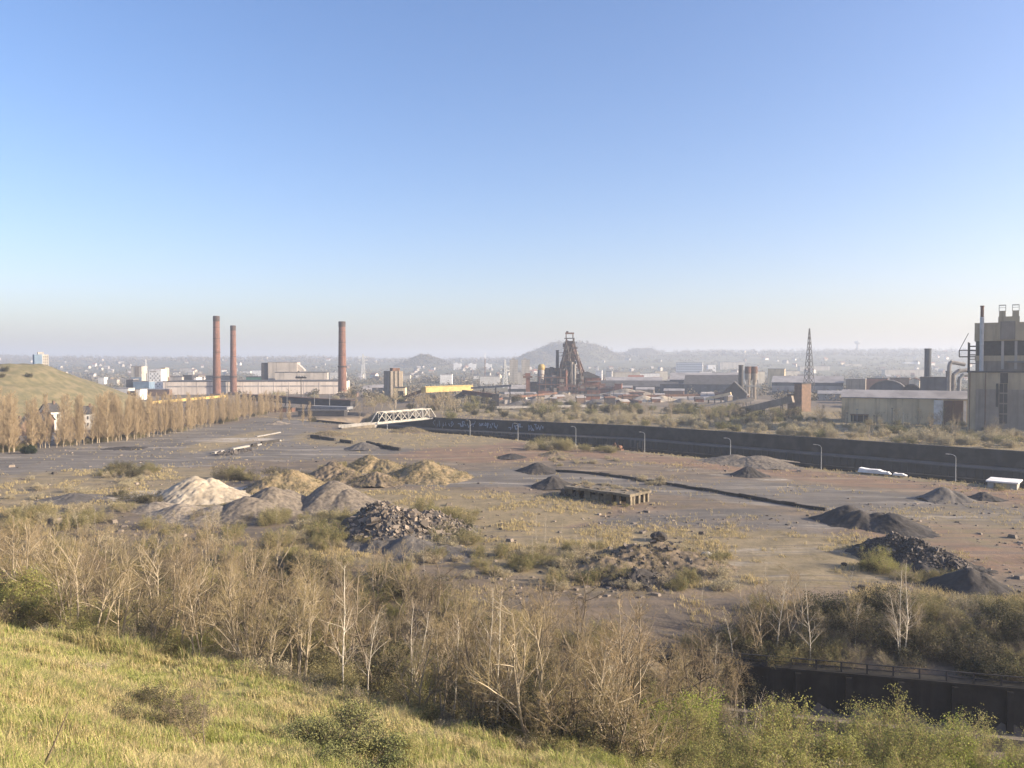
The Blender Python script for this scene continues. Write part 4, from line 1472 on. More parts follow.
# ------------------------------------------------------------------ scrub and saplings in the yard
def yard_scrub(n, px0, px1, r0, r1, kinds, s0, s1, name, label, group):
    k = 0
    for _ in range(n * 5):
        if k >= n:
            break
        p = hit(rng.uniform(px0, px1), rng.uniform(r0, r1))
        if p is None:
            continue
        k += 1
        shrub(rng.choice(kinds), p.x, p.y, rng.uniform(s0, s1), name, label, group)


yard_scrub(78, 0, 470, 510, 550, ['dry', 'olive', 'olive', 'brush'], .8, 1.4, 'scrub_bush', 'brown scrub between the near wood and the gravel heaps', 'scrub in front of the gravel heaps')
yard_scrub(26, 0, 150, 480, 515, ['dry', 'dry', 'brush'], .6, 1.1, 'scrub_bush', 'dry scrub on the left side of the yard', 'dry scrub at the left of the yard')
yard_scrub(22, 92, 152, 470, 478, ['olive', 'dry', 'dark'], .7, 1.1, 'scrub_bush', 'olive thicket left of the sand heap', 'thicket left of the sand heap')
yard_scrub(10, 112, 160, 496, 504, ['brush', 'dark'], .6, .9, 'scrub_bush', 'dark brown brush at the left foot of the sand heap', 'brush at the foot of the sand heap')
yard_scrub(9, 222, 262, 473, 482, ['dark', 'olive'], .7, 1.1, 'scrub_bush', 'dark scrub between the sand heap and the spoil heaps', 'scrub behind the sand heap')
yard_scrub(26, 405, 475, 524, 541, ['olive', 'dark', 'dry'], .6, 1.15, 'scrub_bush', 'olive scrub on the right flank of the big rubble heap', 'scrub beside the big rubble heap')
yard_scrub(22, 290, 400, 525, 552, ['olive', 'dry', 'brush'], .6, 1.0, 'scrub_bush', 'scrub at the foot of the big rubble heap', 'scrub below the big rubble heap')
yard_scrub(42, 540, 725, 548, 590, ['dry', 'olive', 'dry', 'brush'], .55, 1.0, 'scrub_bush', 'dry scrub over the rough weedy mound', 'scrub on the rough mound')
yard_scrub(26, 400, 560, 552, 580, ['dry', 'olive'], .5, .9, 'scrub_bush', 'dry scrub behind the middle of the near wood', 'scrub behind the near wood')
yard_scrub(16, 530, 577, 446, 451, ['olive', 'dry'], 1.2, 1.9, 'quay_bush', 'pale rounded bush on the quay behind the reddish yard', 'bushes on the quay')
yard_scrub(7, 580, 612, 449, 453, ['dry', 'olive'], .9, 1.4, 'quay_bush', 'small bush on the quay right of the main clump', 'small bushes on the quay')
yard_scrub(16, 552, 620, 459, 467, ['dry'], .5, .9, 'dry_weed', 'dry weeds on the reddish ground below the quay bushes', 'weeds on the reddish ground')
yard_scrub(8, 640, 665, 478, 486, ['dry'], .5, .9, 'dry_weed', 'dry weeds along the long black kerb wall', 'weeds at the kerb wall')
yard_scrub(10, 880, 960, 570, 583, ['dry', 'olive'], .4, .7, 'dry_weed', 'dry weeds in front of the black rubble ridge', 'weeds before the rubble ridge')
yard_scrub(24, 760, 1040, 603, 625, ['dry', 'olive', 'brush'], .6, 1.0, 'scrub_bush', 'scrub along the front rim of the right yard', 'scrub on the right yard rim')
for (px, row, kind, s, lb) in ((880, 572, 'green', 1.15, 'rounded green bush in front of the black rubble ridge'), (872, 570, 'dark', .9, 'dark bush on the left of the rounded green bush by the rubble ridge'),
                               (895, 574, 'green', .95, 'green bush on the right side of the rounded bush by the rubble ridge'),
                               (955, 500, 'dry', .8, 'dry weeds covering the heap below the white hut'), (1001, 491, 'olive', .7, 'small bush under the white quay hut'),
                               (450, 425, 'far_olive', 1.1, 'pale bush beside the right end of the truss bridge'), (372, 427, 'olive', 2.2, 'green bush hiding the left end of the truss bridge')):
    p = hit(px, row)
    shrub(kind, p.x, p.y, s, 'bush', lb, None, 'bush')
# weeds on the spoil heaps
for (px, row, n, zh) in ((283, 484, 9, 4), (330, 474, 8, 4), (368, 469, 6, 3), (374, 481, 5, 2.5), (424, 474, 7, 4)):
    for k in range(n):
        p = hit(px + rng.uniform(-22, 12), row + rng.uniform(3, 6))
        p.y += 8
        shrub(rng.choice(['olive', 'dry', 'dark']), p.x, p.y, rng.uniform(.35, .7), 'dry_weed', 'weeds and brush growing on a spoil heap of the cluster', 'weeds on the spoil heaps', 'weed', z=gzs(p.x, p.y) + zh * rng.uniform(.25, .75))
for i, (px, row, s) in enumerate(((78, 530, .9), (95, 532, 1.0), (52, 505, .8), (76, 528, .7), (150, 527, 1.0), (177, 530, 1.0), (207, 531, .9), (130, 490, .7), (27, 520, .8), (85, 560, 1.0),
                                  (432, 548, .9), (475, 535, .9), (545, 545, 1.2), (536, 546, 1.3), (600, 545, 1.1), (575, 550, .9), (595, 560, 1.1), (610, 562, 1.0), (533, 562, 1.0), (413, 570, 1.0), (425, 575, 1.1),
                                  (702, 600, 1.1), (765, 605, 1.1), (848, 602, 1.1), (741, 600, .9), (645, 545, 1.0), (560, 548, .9), (276, 525, .9), (52, 486, .7), (104, 560, 1.0))):
    p = hit(px, row)
    tree('sapling', p.x, p.y, i, 'sapling', 'thin pale sapling rising out of the yard scrub', 'saplings scattered over the yard scrub', s * rng.uniform(.8, 1.1), sxy=.8)

# ------------------------------------------------------------------ poplar rows
k = 0
for row_i, (off, n) in enumerate(((0, 84), (-6, 84), (-13, 74), (-21, 54))):
    for i in range(n):
        f = i / (n - 1)
        # the left end is thin, the far end dense
        a = .0 if row_i == 0 else .06
        if row_i > 0 and f < .36 and rng.random() < .72:
            continue
        if row_i == 0 and f < .32 and rng.random() < .25:
            continue
        px = -30 + (278 + 30) * (f ** .82)
        rowp = np.interp(px, [-30, 0, 60, 130, 180, 230, 278], [457, 454, 447.5, 440.5, 433, 422.5, 413])
        p = hit(px, rowp)
        x, y = p.x + off * (.7) + rng.uniform(-1.5, 1.5), p.y + 3 + abs(off) * .6 + rng.uniform(-3, 3)
        H = np.interp(y, [300, 380, 470, 650], [1.16, 1.0, .83, .72]) * rng.choice((rng.uniform(.62, .9), rng.uniform(.85, 1.1), rng.uniform(.95, 1.18)))
        tree('poplar', x, y, rng.randrange(6), 'poplar_tree', 'tall narrow leafless poplar in the long row on the left of the yard', 'poplars in the row left of the yard', H, sxy=rng.uniform(.85, 1.5))
        k += 1
for (px, row, s) in ((303, 425, .62), (310, 424, .7), (281, 423, .78), (289, 423, .7)):
    p = hit(px, row)
    tree('poplar', p.x, p.y, rng.randrange(6), 'poplar_tree', 'poplar standing apart past the end of the long poplar row', 'poplars past the end of the row', s, sxy=1.2)
for (px, row, s) in ((21, 455, .52), (15, 455, .42)):
    p = hit(px, row)
    shrub('ever', p.x, p.y + 6, s * 1.5, 'evergreen_bush', 'dark evergreen bush between the pale poplar trunks' if s > .5 else 'smaller dark evergreen beside the larger one', None, 'bush')
for (x, y) in [(at(px, r).x - 4, at(px, r).y + 10) for px, r in [(rng.uniform(-10, 275), None) for _ in range(0)]]:
    pass
for i in range(40):
    px = rng.uniform(-20, 275)
    rowp = np.interp(px, [-30, 0, 60, 130, 180, 230, 278], [457, 454, 447.5, 440.5, 433, 422.5, 413])
    p = hit(px, rowp - 1.2)
    shrub(rng.choice(['dark', 'brush', 'olive']), p.x, p.y + 4, rng.uniform(.8, 1.5), 'roadside_scrub', 'low scrub at the feet of the poplar row', 'scrub under the poplars')

# weeds and loose stones
wp = np.concatenate(WEEDY)
k = nrng.random(len(wp)) < .26
wp = np.repeat(wp[k], 5, 0) + nrng.normal(0, .22, (int(k.sum()) * 5, 3)) * np.array([1, 1, .15])
keep_ = fbm(wp[:, 0] * .3, wp[:, 1] * .3, 91, 3) > .42
wp = wp[keep_]
v, q, tr = blades(wp, nrng.uniform(.25, .8, len(wp)), np.full(len(wp), .035), .5, nrng)
o = link_me('grass', np_mesh('heap_grass', v, q, tr), M['heap_weeds'])
tag(o, 'dry grass growing over the tan spoil heaps', 'grass', kind='stuff')
mb = MB()
g3 = random.Random(19)
n_ = 0
while n_ < 2600:
    d = 1 / g3.uniform(1 / 420, 1 / 118)
    px = g3.uniform(-20, 1044)
    x = (px - 512) / F * d
    if x + d > 374 or d + .6 * x < 112:
        continue
    if float(fbm(np.array([x * .05]), np.array([d * .05]), 95, 3)[0]) < g3.uniform(.36, .56):
        continue
    n_ += 1
    s_ = g3.lognormvariate(0, .5) * .16
    z = gzs(x, d)
    a = g3.uniform(0, 3)
    c_, s2 = math.cos(a), math.sin(a)
    P = [(x + s_ * (u_ * c_ * 1.5 - v_ * s2) * g3.uniform(.7, 1.2), d + s_ * (u_ * s2 * 1.5 + v_ * c_) * g3.uniform(.7, 1.2)) for u_, v_ in ((-1, -1), (1, -1), (1, 1), (-1, 1))]
    h_ = s_ * g3.uniform(.4, 1.2)
    mb.add([(a_, b_, z - .1) for a_, b_ in P] + [(x + (a_ - x) * .7, d + (b_ - d) * .7, z + h_) for a_, b_ in P], [(0, 3, 2, 1), (4, 5, 6, 7), (0, 1, 5, 4), (1, 2, 6, 5), (2, 3, 7, 6), (3, 0, 4, 7)])
tag(mb.build('rubble', M['rubble']), 'small stones and debris strewn over the bare yard', 'rubble', kind='stuff')


# ------------------------------------------------------------------ buildings
def front(px0, px1, top, d, zb=None):
    """west edge, width, height and ground level of a block d metres ahead"""
    x0, x1 = W(px0, top, d).x, W(px1, top, d).x
    zt = W((px0 + px1) / 2, top, d).z
    if zb is None:
        zb = gzs((x0 + x1) / 2, d)
    return x0, x1 - x0, zt - zb, zb


def block(name, label, cat, px0, px1, top, d, depth, wall, roof, shape='flat', yaw=0.0, group=None, rise=None, bands=(), zb=None, over=.6):
    """walls + roof; local x runs along the front, y goes back; returns thing, width, height"""
    x0, w, h, zb = front(px0, px1, top, d, zb)
    if yaw == 0.0 and px0 > 590:
        yaw = -math.atan((px0 - 512) / F) - R(4)          # the works lie parallel to the canal
        w *= math.cos(yaw)
    t = thing(name, label, cat, (x0, d, zb), yaw, group)
    b0 = -3
    if shape == 'flat':
        MB().box(0, w, 0, depth, b0, h - .8).build('wall', M[wall], t)
        MB().box(-.3, w + .3, -.3, depth + .3, h - .798, h).build('roof', M[roof], t)
    elif shape == 'shed':                        # ridge parallel to the front
        r = rise or depth * .18
        MB().prism([(0, b0), (depth, b0), (depth, h - r), (depth / 2, h - .3), (0, h - r)], 'x', 0, w).build('wall', M[wall], t)
        k = .35
        MB().prism([(-over, h - r - .05), (depth / 2, h + k - .3), (depth + over, h - r - .05), (depth + over, h - r + k), (depth / 2, h + 2 * k - .2), (-over, h - r + k)], 'x', -over, w + over).build('roof', M[roof], t)
    elif shape == 'gable':                       # gable end to the front
        r = rise or w * .25
        MB().prism([(0, b0), (w, b0), (w, h - r), (w / 2, h - .3), (0, h - r)], 'y', 0, depth).build('wall', M[wall], t)
        k = .35
        MB().prism([(-over, h - r - .05), (w / 2, h + k - .3), (w + over, h - r - .05), (w + over, h - r + k), (w / 2, h + 2 * k - .2), (-over, h - r + k)], 'y', -over, depth + over).build('roof', M[roof], t)
    elif shape == 'vault':
        pr = [(w / 2 - w / 2 * math.cos(a), h * .45 + h * .55 * math.sin(a)) for a in np.linspace(0, math.pi, 15)]
        MB().prism([(0, b0)] + [(w * .001 + p * .998, z - .2) for p, z in pr] + [(w, b0)], 'y', 0, depth).build('wall', M[wall], t)
        MB().prism(pr + [(p, z + .35) for p, z in pr[::-1]], 'y', -.4, depth + .4).build('roof', M[roof], t)
    return t, w, h


def windows(t, x0, x1, z0, z1, nx_, nz_, mat='glass', fw=.6, fh=.6, y=-.06, name='window', skip=None):
    dx, dz = (x1 - x0) / nx_, (z1 - z0) / nz_
    for i in range(nx_):
        for j in range(nz_):
            if skip and skip(i, j):
                continue
            cx_, cz_ = x0 + dx * (i + .5), z0 + dz * (j + .5)
            MB().box(cx_ - dx * fw / 2, cx_ + dx * fw / 2, y, y + .12, cz_ - dz * fh / 2, cz_ + dz * fh / 2).build(name, M[mat], t)


# --- three brick chimneys
def chimney(px, top, d, wpx, label, band):
    p = W(px, top, d)
    r = wpx / 2 / F * d
    z0 = gzs(p.x, d)
    H = p.z - z0
    t = thing('brick_chimney', label, 'chimney', (p.x, d, z0), 0, 'tall brick factory chimneys')
    MB().lathe([(r * 1.22, -2), (r * 1.15, H * .15), (r * 1.04, H * .5), (r * .92, H - 3), (r * .96, H - 2.8), (r * .96, H - .6), (r * .9, H - .4), (r * .8, H), (r * .62, H), (r * .6, H - 4)], 28).build('shaft', M['brick'], t, smooth=False)
    zb_ = H * band
    rb = r * (1.15 - .11 * (band - .15) / .35)
    MB().lathe([(rb * 1.10, zb_ - .9), (rb * 1.16, zb_ - .3), (rb * 1.16, zb_ + .5), (rb * 1.0, zb_ + .8)], 28).build('band', M['brick_dark'], t)
    for f in (.55, .72, .86):
        rr = r * (1.04 - .12 * (f - .5) / .45)
        MB().lathe([(rr * 1.0, H * f - .3), (rr * 1.05, H * f - .25), (rr * 1.05, H * f + .25), (rr * 1.0, H * f + .3)], 28).build('hoop', M['brick_dark'], t)
    MB().lathe([(r * .965, H - 6), (r * .975, H - 5.9), (r * .985, H - .55), (r * .9, H + .02)], 28).build('soot_cap', M['brick_dark'], t)
    MB().box(-r * 1.5, r * 1.5, -r * 1.5, r * 1.5, -2, 3.2).build('plinth', M['brick_wall'], t)
    mb = MB()
    mb.beam((-r * .95, -r * .62, 3), (-r * .74, -r * .5, H - 1), .35, .35)
    mb.build('ladder', M['rust'], t)
    return t


chimney(216.3, 316, 862, 6.6, 'tallest brick chimney, leftmost of the three', .24)
chimney(233, 325.5, 915, 5.6, 'shorter brick chimney, middle of the three', .26)
chimney(342, 321.5, 862, 7.2, 'thick red brick chimney standing alone on the right of the three', .40)
block('brick_shed', 'low red brick shed at the foot of the lone chimney', 'shed', 346, 356, 393, 850, 14, 'brick_wall', 'roof_tile')

# --- rolling mill behind the chimneys
t, w, h = block('mill_hall', 'very long pale clad mill hall behind the brick chimneys', 'hall', 163, 342, 381.3, 910, 90, 'clad_pale', 'roof_dark', yaw=R(9))
for k in range(12):
    MB().box(w * k / 12 + 3, w * k / 12 + 3.5, -.25, .1, -1, h - 1.2).build('pilaster', M['clad_pale'], t)
MB().box(w * .02, w * .98, -.12, .05, h * .55, h * .66).build('window_band', M['roof_grey'], t)
t, w, h = block('mill_tower', 'tall grey clad mill tower with sloping top above the long hall', 'factory', 268, 296, 362, 1040, 40, 'clad_upper', 'roof_grey', yaw=R(9), zb=0)
MB().box(-9, -.05, 2, 20, 10, h - 1).build('stair_tower', M['steel_dark'], t)
MB().prism([(w, h * .7), (w + 9, h * .7), (w + 9, h * .74), (w, h - 2)], 'y', 6, 30).build('lean_to', M['clad_upper'], t)
for k in range(4):
    MB().box(-8.5, -9.6, 4 + k * 4, 5, 12, h - 3).build('rib', M['steel_grey'], t)
block('mill_annex', 'light grey clad annex in front of the grey mill tower', 'factory', 275, 326, 372, 1010, 24, 'clad_upper', 'roof_dark', yaw=R(9), zb=0)
for i, (a, b_, tp, m1, lb) in enumerate(((206, 231, 375.5, 'clad_blue', 'dark blue plant block on the mill roof between the left chimneys'), (246, 263, 376.5, 'green_paint', 'green plant block on the mill roof right of the middle chimney'),
                                        (170, 182, 376.5, 'clad_upper', 'grey block above the left end of the long mill hall'), (183, 192, 375, 'steel_dark', 'dark block above the left end of the long mill hall'),
                                        (192, 196, 377, 'white_paint', 'white box above the left end of the long mill hall'))):
    block('plant_block', lb, 'plant block', a, b_, tp, 1095 + i * 6, 22, m1, 'roof_dark', zb=0)
block('low_hall', 'low grey hall right of the lone brick chimney', 'hall', 362, 388, 386, 1000, 30, 'clad_upper', 'roof_grey', 'shed')
block('low_hall', 'dark fronted low hall left of the tall stained tower', 'hall', 372, 384, 385, 960, 20, 'clad_blue', 'roof_grey', 'shed')

# --- town towers far left
x0, w, h, zb = front(27, 44, 354.5, 880, 0)
t = thing('apartment_tower', 'tall grey apartment tower rising behind the green slag hill', 'tower block', (x0 + w * .55, 880, 0), R(38))
MB().box(-w * .1, w * .62, 0, w * .8, -2, h).build('wall', M['tower_pale'], t)
MB().box(-w * .105, w * .3, -.4, w * .81, -2, h + .1).build('shaded_side', M['tower_blue'], t)  # blue sheet colours in the shade on the tower's left side
MB().box(w * .1, w * .4, w * .2, w * .5, h, h + 3).build('lift_house', M['concrete'], t)
windows(t, w * .32, w * .6, 20, h - 1, 3, 9, fw=.5, fh=.5)
t, w, h = block('apartment_tower', 'beige and blue tower block left of the white chequered tower', 'tower block', 131, 141.5, 366, 1180, 18, 'tower_pale', 'roof_grey', zb=0)
MB().box(w * .38, w * .78, -.3, .1, h * .55, h - 1).build('recess', M['clad_panel'], t)
MB().box(-.1, w + .1, -.35, .05, 2, h * .52).build('glazed_front', M['tower_blue'], t)
t, w, h = block('apartment_tower', 'white tower block with chequered dark windows', 'tower block', 149, 161, 369.5, 1120, 18, 'white_paint', 'white_paint', zb=0)
windows(t, .8, w - .8, 5, h - 5, 6, 7, fw=.55, fh=.55, skip=lambda i, j: (i + j) % 2)
MB().box(1.5, w * .6, -.1, .1, h - 4, h - 2.6).build('roof_sign', M['clad_panel'], t)
block('apartment_tower', 'narrow beige block just right of the white chequered tower', 'tower block', 160.5, 165, 367.5, 1190, 14, 'clad_yellow', 'roof_grey', zb=0)
for i, (a, b_, tp, d, m1, lb) in enumerate(((98, 104, 377, 1500, 'render_white', 'small white block at the foot of the green hill'), (107, 117, 379.5, 1420, 'tower_pale', 'grey terrace block left of the beige and blue tower'),
                                           (117.5, 128, 379, 1430, 'concrete', 'second grey terrace block left of the beige and blue tower'), (126, 133, 379, 1010, 'steel_dark', 'dark steel block under the beige and blue tower'),
                                           (133, 149, 381, 1000, 'tower_blue', 'pale blue glazed block under the town towers'), (104, 128, 388, 900, 'render_white', 'long low white shed at the right foot of the green hill'),
                                           (127, 140, 391, 820, 'steel_dark', 'low dark shed at the right foot of the green hill'), (136, 140, 389, 815, 'white_paint', 'small white box building beside the low dark shed'),
                                           (140, 166, 389, 870, 'brick_wall', 'low brown brick works left of the long mill hall'), (163, 169, 377, 1200, 'brick_wall', 'brown block behind the left end of the mill hall'))):
    t, w, h = block('town_block', lb, 'building', a, b_, tp, d, 16, m1, 'roof_grey', zb=0)
    if i in (1, 2):
        windows(t, .5, w - .5, 3, h - 2, 5, 3, fw=.5, fh=.5)

# --- houses on the left behind the poplars
def house(px0, px1, eave, d, depth, wall, roof, label, yaw=0.0, chim=True, group=None, cat='house', rise=None):
    x0, w, h, zb = front(px0, px1, eave, d)
    t = thing('house', label, cat, (x0, d, zb), yaw, group)
    r = rise or depth * .42
    MB().prism([(0, -1), (depth, -1), (depth, h), (depth / 2, h + r), (0, h)], 'x', 0, w).build('wall', M[wall], t)
    k = .3
    rf = MB().prism([(-.5, h - .2), (depth / 2, h + r + .05), (depth + .5, h - .2), (depth + .5, h + k), (depth / 2, h + r + k + .2), (-.5, h + k)], 'x', -.4, w + .4).build('roof', M[roof], t)
    if chim:
        MB().box(w * .7, w * .7 + 1, depth * .4, depth * .4 + 1, h, h + r + 1.8).build('chimney', M['brick_wall'], rf)
    n = max(2, int(w / 3.5))
    windows(t, .6, w - .6, 1.0, h - .3, n, 1 if h < 5 else 2, fw=.35, fh=.5)
    return t


house(22, 44, 421, 395, 9, 'brick_wall', 'roof_dark', 'brick terrace house with dark roof among the left poplars')
house(0, 20, 427, 372, 8, 'brick_wall', 'roof_dark', 'low brick house behind the leftmost poplars')
house(49, 61, 412, 425, 10, 'render_white', 'roof_dark', 'white gabled house behind the left poplars', yaw=R(60))
house(79, 90, 414, 430, 9, 'render_white', 'roof_dark', 'smaller white house right of the white gabled one', yaw=R(20))
house(62, 76, 425, 400, 8, 'render_cream', 'roof_tile', 'cream house behind the poplars between the two white houses')
house(100, 112, 423, 440, 8, 'render_white', 'roof_grey', 'white house among poplars right of the smaller white house')
block('garden_wall', 'long pale garden wall behind the left poplars', 'wall', 0, 52, 436, 372, .5, 'render_white', 'render_white', zb=0)
block('white_van_shed', 'small white shed at the right end of the pale garden wall', 'shed', 52, 60, 433, 378, 5, 'white_paint', 'roof_grey', zb=0)

# --- yellow pipe bridge behind the poplars
def gantry(name, label, cat, a, b_, w, h, matn, legs, legmat, rail=None, leg_w=.5):
    """long enclosed conveyor or pipe carried on trestles"""
    a, b_ = Vector(a), Vector(b_)
    t = thing(name, label, cat, (a.x, a.y, gzs(a.x, a.y)))
    o = Vector((a.x, a.y, gzs(a.x, a.y)))
    MB().beam(a - o, b_ - o, w, h).build('casing', M[matn], t)
    for f in legs:
        p = a.lerp(b_, f)
        g0 = gzs(p.x, p.y) - 1
        s = Vector((-(b_ - a).y, (b_ - a).x, 0)).normalized()
        top = Vector((p.x, p.y, p.z - h / 2 + .01))
        mb = MB()
        for k in (-1, 1):
            q = Vector((p.x, p.y, g0)) + s * k * w * .7
            mb.beam(q - o, top + s * k * w * .32 - o, leg_w, leg_w)
        hgt = top.z - g0
        if hgt > 6:
            mb.beam(Vector((p.x, p.y, g0 + hgt * .5)) + s * w * .51 - o, Vector((p.x, p.y, g0 + hgt * .5)) - s * w * .51 - o, leg_w * .8, leg_w * .8)
        mb.build('trestle', M[legmat], t)
    if rail:
        MB().beam(a - o + Vector((0, 0, h / 2 + .5)), b_ - o + Vector((0, 0, h / 2 + .5)), w * .7, .35).build('cover', M[rail], t)
    return t


gantry('pipe_bridge', 'long yellow pipe bridge running behind the poplar row', 'pipe bridge', W(102, 407.0, 600), W(226, 396.0, 830), 2.6, 2.4, 'yellow', [.05, .2, .35, .5, .65, .8, .95], 'rust')

# --- dark conveyor bridge in front of the mill
a, b_ = W(243, 397.5, 640), W(353, 404, 600)
t = gantry('conveyor_bridge', 'dark elevated conveyor bridge below the lone brick chimney', 'conveyor', a, b_, 7, 4.6, 'steel_dark', [.02, .2, .42, .62, .8, .97], 'steel_dark', rail='rust')
a, b_ = W(314, 407, 585), W(350, 408, 575)
gantry('loading_deck', 'grey loading deck hanging under the dark conveyor bridge', 'platform', a, b_, 9, 2.0, 'steel_grey', [.1, .5, .9], 'steel_dark')
block('works_shed', 'dark low works shed under the conveyor bridge', 'shed', 322, 352, 410, 592, 10, 'steel_dark', 'roof_dark', zb=0)
block('works_shed', 'long black works shed in front of the loading deck', 'shed', 298, 344, 410.5, 548, 12, 'steel_dark', 'roof_dark', zb=0)
block('works_shed', 'low rusty shed left of the long black works shed', 'shed', 262, 292, 407, 600, 10, 'rust', 'roof_dark', zb=0)
block('works_shed', 'small pale shed right of the dark shed under the conveyor bridge', 'shed', 342, 347, 411, 570, 5, 'render_cream', 'roof_grey', zb=0)
for px, top, d, lb in ((301, 378, 640, 'tall floodlight mast above the dark conveyor bridge'),):
    p = W(px, top, d)
    z0 = gzs(p.x, d)
    t = thing('floodlight_mast', lb, 'mast', (p.x, d, z0))
    MB().tube((0, 0, -.5), (0, 0, p.z - z0), .45, .3, 8).build('pole', M['steel_dark'], t)
    MB().box(-4.5, 4.5, -.5, .5, p.z - z0 - .4, p.z - z0 + .8).build('crossbar', M['steel_dark'], t)
    for k in (-3.4, -1.2, 1.2, 3.4):
        MB().box(k - .7, k + .7, -1.2, .2, p.z - z0 + .8, p.z - z0 + 1.9).build('floodlight', M['steel_grey'], t)
for i, (px, top, row, lb) in enumerate(((315, 393, 412, 'thin post on the left of the conveyor bridge deck'), (331, 395, 408, 'thin post in the middle of the conveyor bridge deck'), (290, 392, 405, 'thin post at the left part of the dark conveyor bridge'))):
    p = W(px, top, 596)
    z0 = gzs(p.x, 596)
    o = MB().tube((0, 0, -.5), (0, 0, p.z - z0), .28, .16, 8).tube((0, 0, p.z - z0), (0, -1.5, p.z - z0 + .3), .14, .1, 6).box(-.25, .25, -2, -1.2, p.z - z0 + .1, p.z - z0 + .45).build('light_pole', M['steel_grey'])
    o.location = (p.x, 594 - i * 3, z0)
    tag(o, lb, 'post')

for i in range(16):
    px = rng.uniform(292, 372)
    d = rng.uniform(470, 545)
    x = (px - 512) / F * d
    if x + d > near_c(x - d) - 4:
        continue
    shrub('far_dark', x, d, rng.uniform(.6, 1.2), 'works_thicket', 'dark thicket on the yard side below the conveyor bridge', 'dark thickets below the conveyor bridge')

# --- stained tower
x0, w, h, zb = front(388.5, 404.5, 371, 770, 0)
t = thing('coal_tower', 'tall stained concrete tower between the brick chimney and the yellow gallery', 'tower', (x0 + w * .62, 770, 0), R(35))
MB().box(-w * .62, w * .26, 0, w * .8, -2, h).build('wall', M['clad_panel'], t)
MB().box(w * .262, w * .30, .4, w * .78, 0, h - .5).build('sunlit_face', M['clad_yellow'], t)  # lighter sheet gives the right face its sunlit tone by colour
for k in range(3):
    MB().box(-w * .6 + k * w * .28, -w * .6 + k * w * .28 + .8, -.5, .02, 0, h).build('rib', M['concrete_dark'], t)
MB().box(-w * .3, w * .2, w * .2, w * .6, h, h + 3).build('roof_house', M['rust'], t)
MB().tube((w * .35, w * .3, 6), (w * .35, w * .3, h - 3), 1.2, 1.2, 10).build('pipe', M['rust_red'], t)
MB().tube((w * .45, w * .55, 4), (w * .45, w * .55, h - 8), 1.0, 1.0, 10).build('pipe', M['rust'], t)
t, w, h = block('tower_annex', 'tan annex with dark opening at the foot of the stained tower', 'building', 394, 405, 387, 745, 12, 'clad_yellow', 'roof_dark', zb=0)
MB().box(w * .35, w * .85, -.06, .1, 3, h * .75).build('opening', M['window_hole'], t)

# --- yellow gallery and conveyors
gantry('conveyor_gallery', 'bright yellow enclosed conveyor gallery on trestles', 'conveyor', W(423.5, 390, 690), W(471, 388, 765), 5, 4.8, 'yellow_bright', [.03, .3, .62, .97], 'steel_dark', rail='yellow')
gantry('conveyor', 'dark inclined conveyor rising to the left end of the yellow gallery', 'conveyor', W(402, 398, 745), W(423, 390.5, 736), 3, 2.4, 'rust', [.1, .6], 'steel_dark')
gantry('conveyor', 'thin dark conveyor running right from the yellow gallery', 'conveyor', W(471.5, 388, 700), W(512, 385.5, 690), 3, 1.8, 'steel_grey', [.3, .6, .95], 'steel_dark')
gantry('conveyor', 'lower dark conveyor below the right end of the yellow gallery', 'conveyor', W(463, 392, 680), W(497, 396, 660), 3.4, 3.6, 'rust', [.2, .6], 'steel_dark')
gantry('conveyor', 'steep black conveyor climbing below the yellow gallery', 'conveyor', W(446, 404, 690), W(465, 393, 682), 4.5, 4, 'steel_dark', [.4, .9], 'steel_dark')
t, w, h = block('transfer_house', 'dark transfer house on legs at the right end of the lower conveyor', 'transfer house', 492, 499, 394, 655, 6, 'steel_dark', 'steel_dark', zb=4.5)
for lx in (.5, w - .5):
    MB().box(lx - .4, lx + .4, .5, 1.3, -8, -2.9).build('leg', M['steel_dark'], t)

# --- lattice masts
def lattice(px, top, d, base_w, label, arms=0, mat='steel_grey', bar=.3, zb=None, name='lattice_mast', panels=9, topw=.12):
    p = W(px, top, d)
    z0 = gzs(p.x, d) if zb is None else zb
    H = p.z - z0
    t = thing(name, label, 'mast', (p.x, d, z0), R(20))
    mb = MB()
    zs_ = [H * (1 - (1 - i / panels) ** 1.25) for i in range(panels + 1)]
    wd = lambda z: base_w / 2 * (1 - (1 - topw) * z / H)
    for sx, sy in ((-1, -1), (1, -1), (1, 1), (-1, 1)):
        mb.beam((sx * wd(0), sy * wd(0), -1), (sx * wd(H), sy * wd(H), H), bar * 1.3, bar * 1.3)
    for a, b2 in zip(zs_[:-1], zs_[1:]):
        c = [(-1, -1), (1, -1), (1, 1), (-1, 1)]
        for k in range(4):
            (ax, ay), (bx, by) = c[k], c[(k + 1) % 4]
            mb.beam((ax * wd(a), ay * wd(a), a), (bx * wd(b2), by * wd(b2), b2), bar, bar)
            mb.beam((bx * wd(a), by * wd(a), a), (ax * wd(b2), ay * wd(b2), b2), bar, bar)
            mb.beam((ax * wd(b2), ay * wd(b2), b2), (bx * wd(b2), by * wd(b2), b2), bar, bar)
    mb.build('lattice', M[mat], t)
    if arms:
        mb = MB()
        for k in range(arms):
            z = H * (.62 + .13 * k)
            mb.beam((-base_w * .9, 0, z), (base_w * .9, 0, z), bar * 1.6, bar * 1.6)
            mb.beam((-base_w * .9, 0, z), (0, 0, z + H * .06), bar, bar).beam((base_w * .9, 0, z), (0, 0, z + H * .06), bar, bar)
        mb.build('crossarm', M[mat], t)
    return t


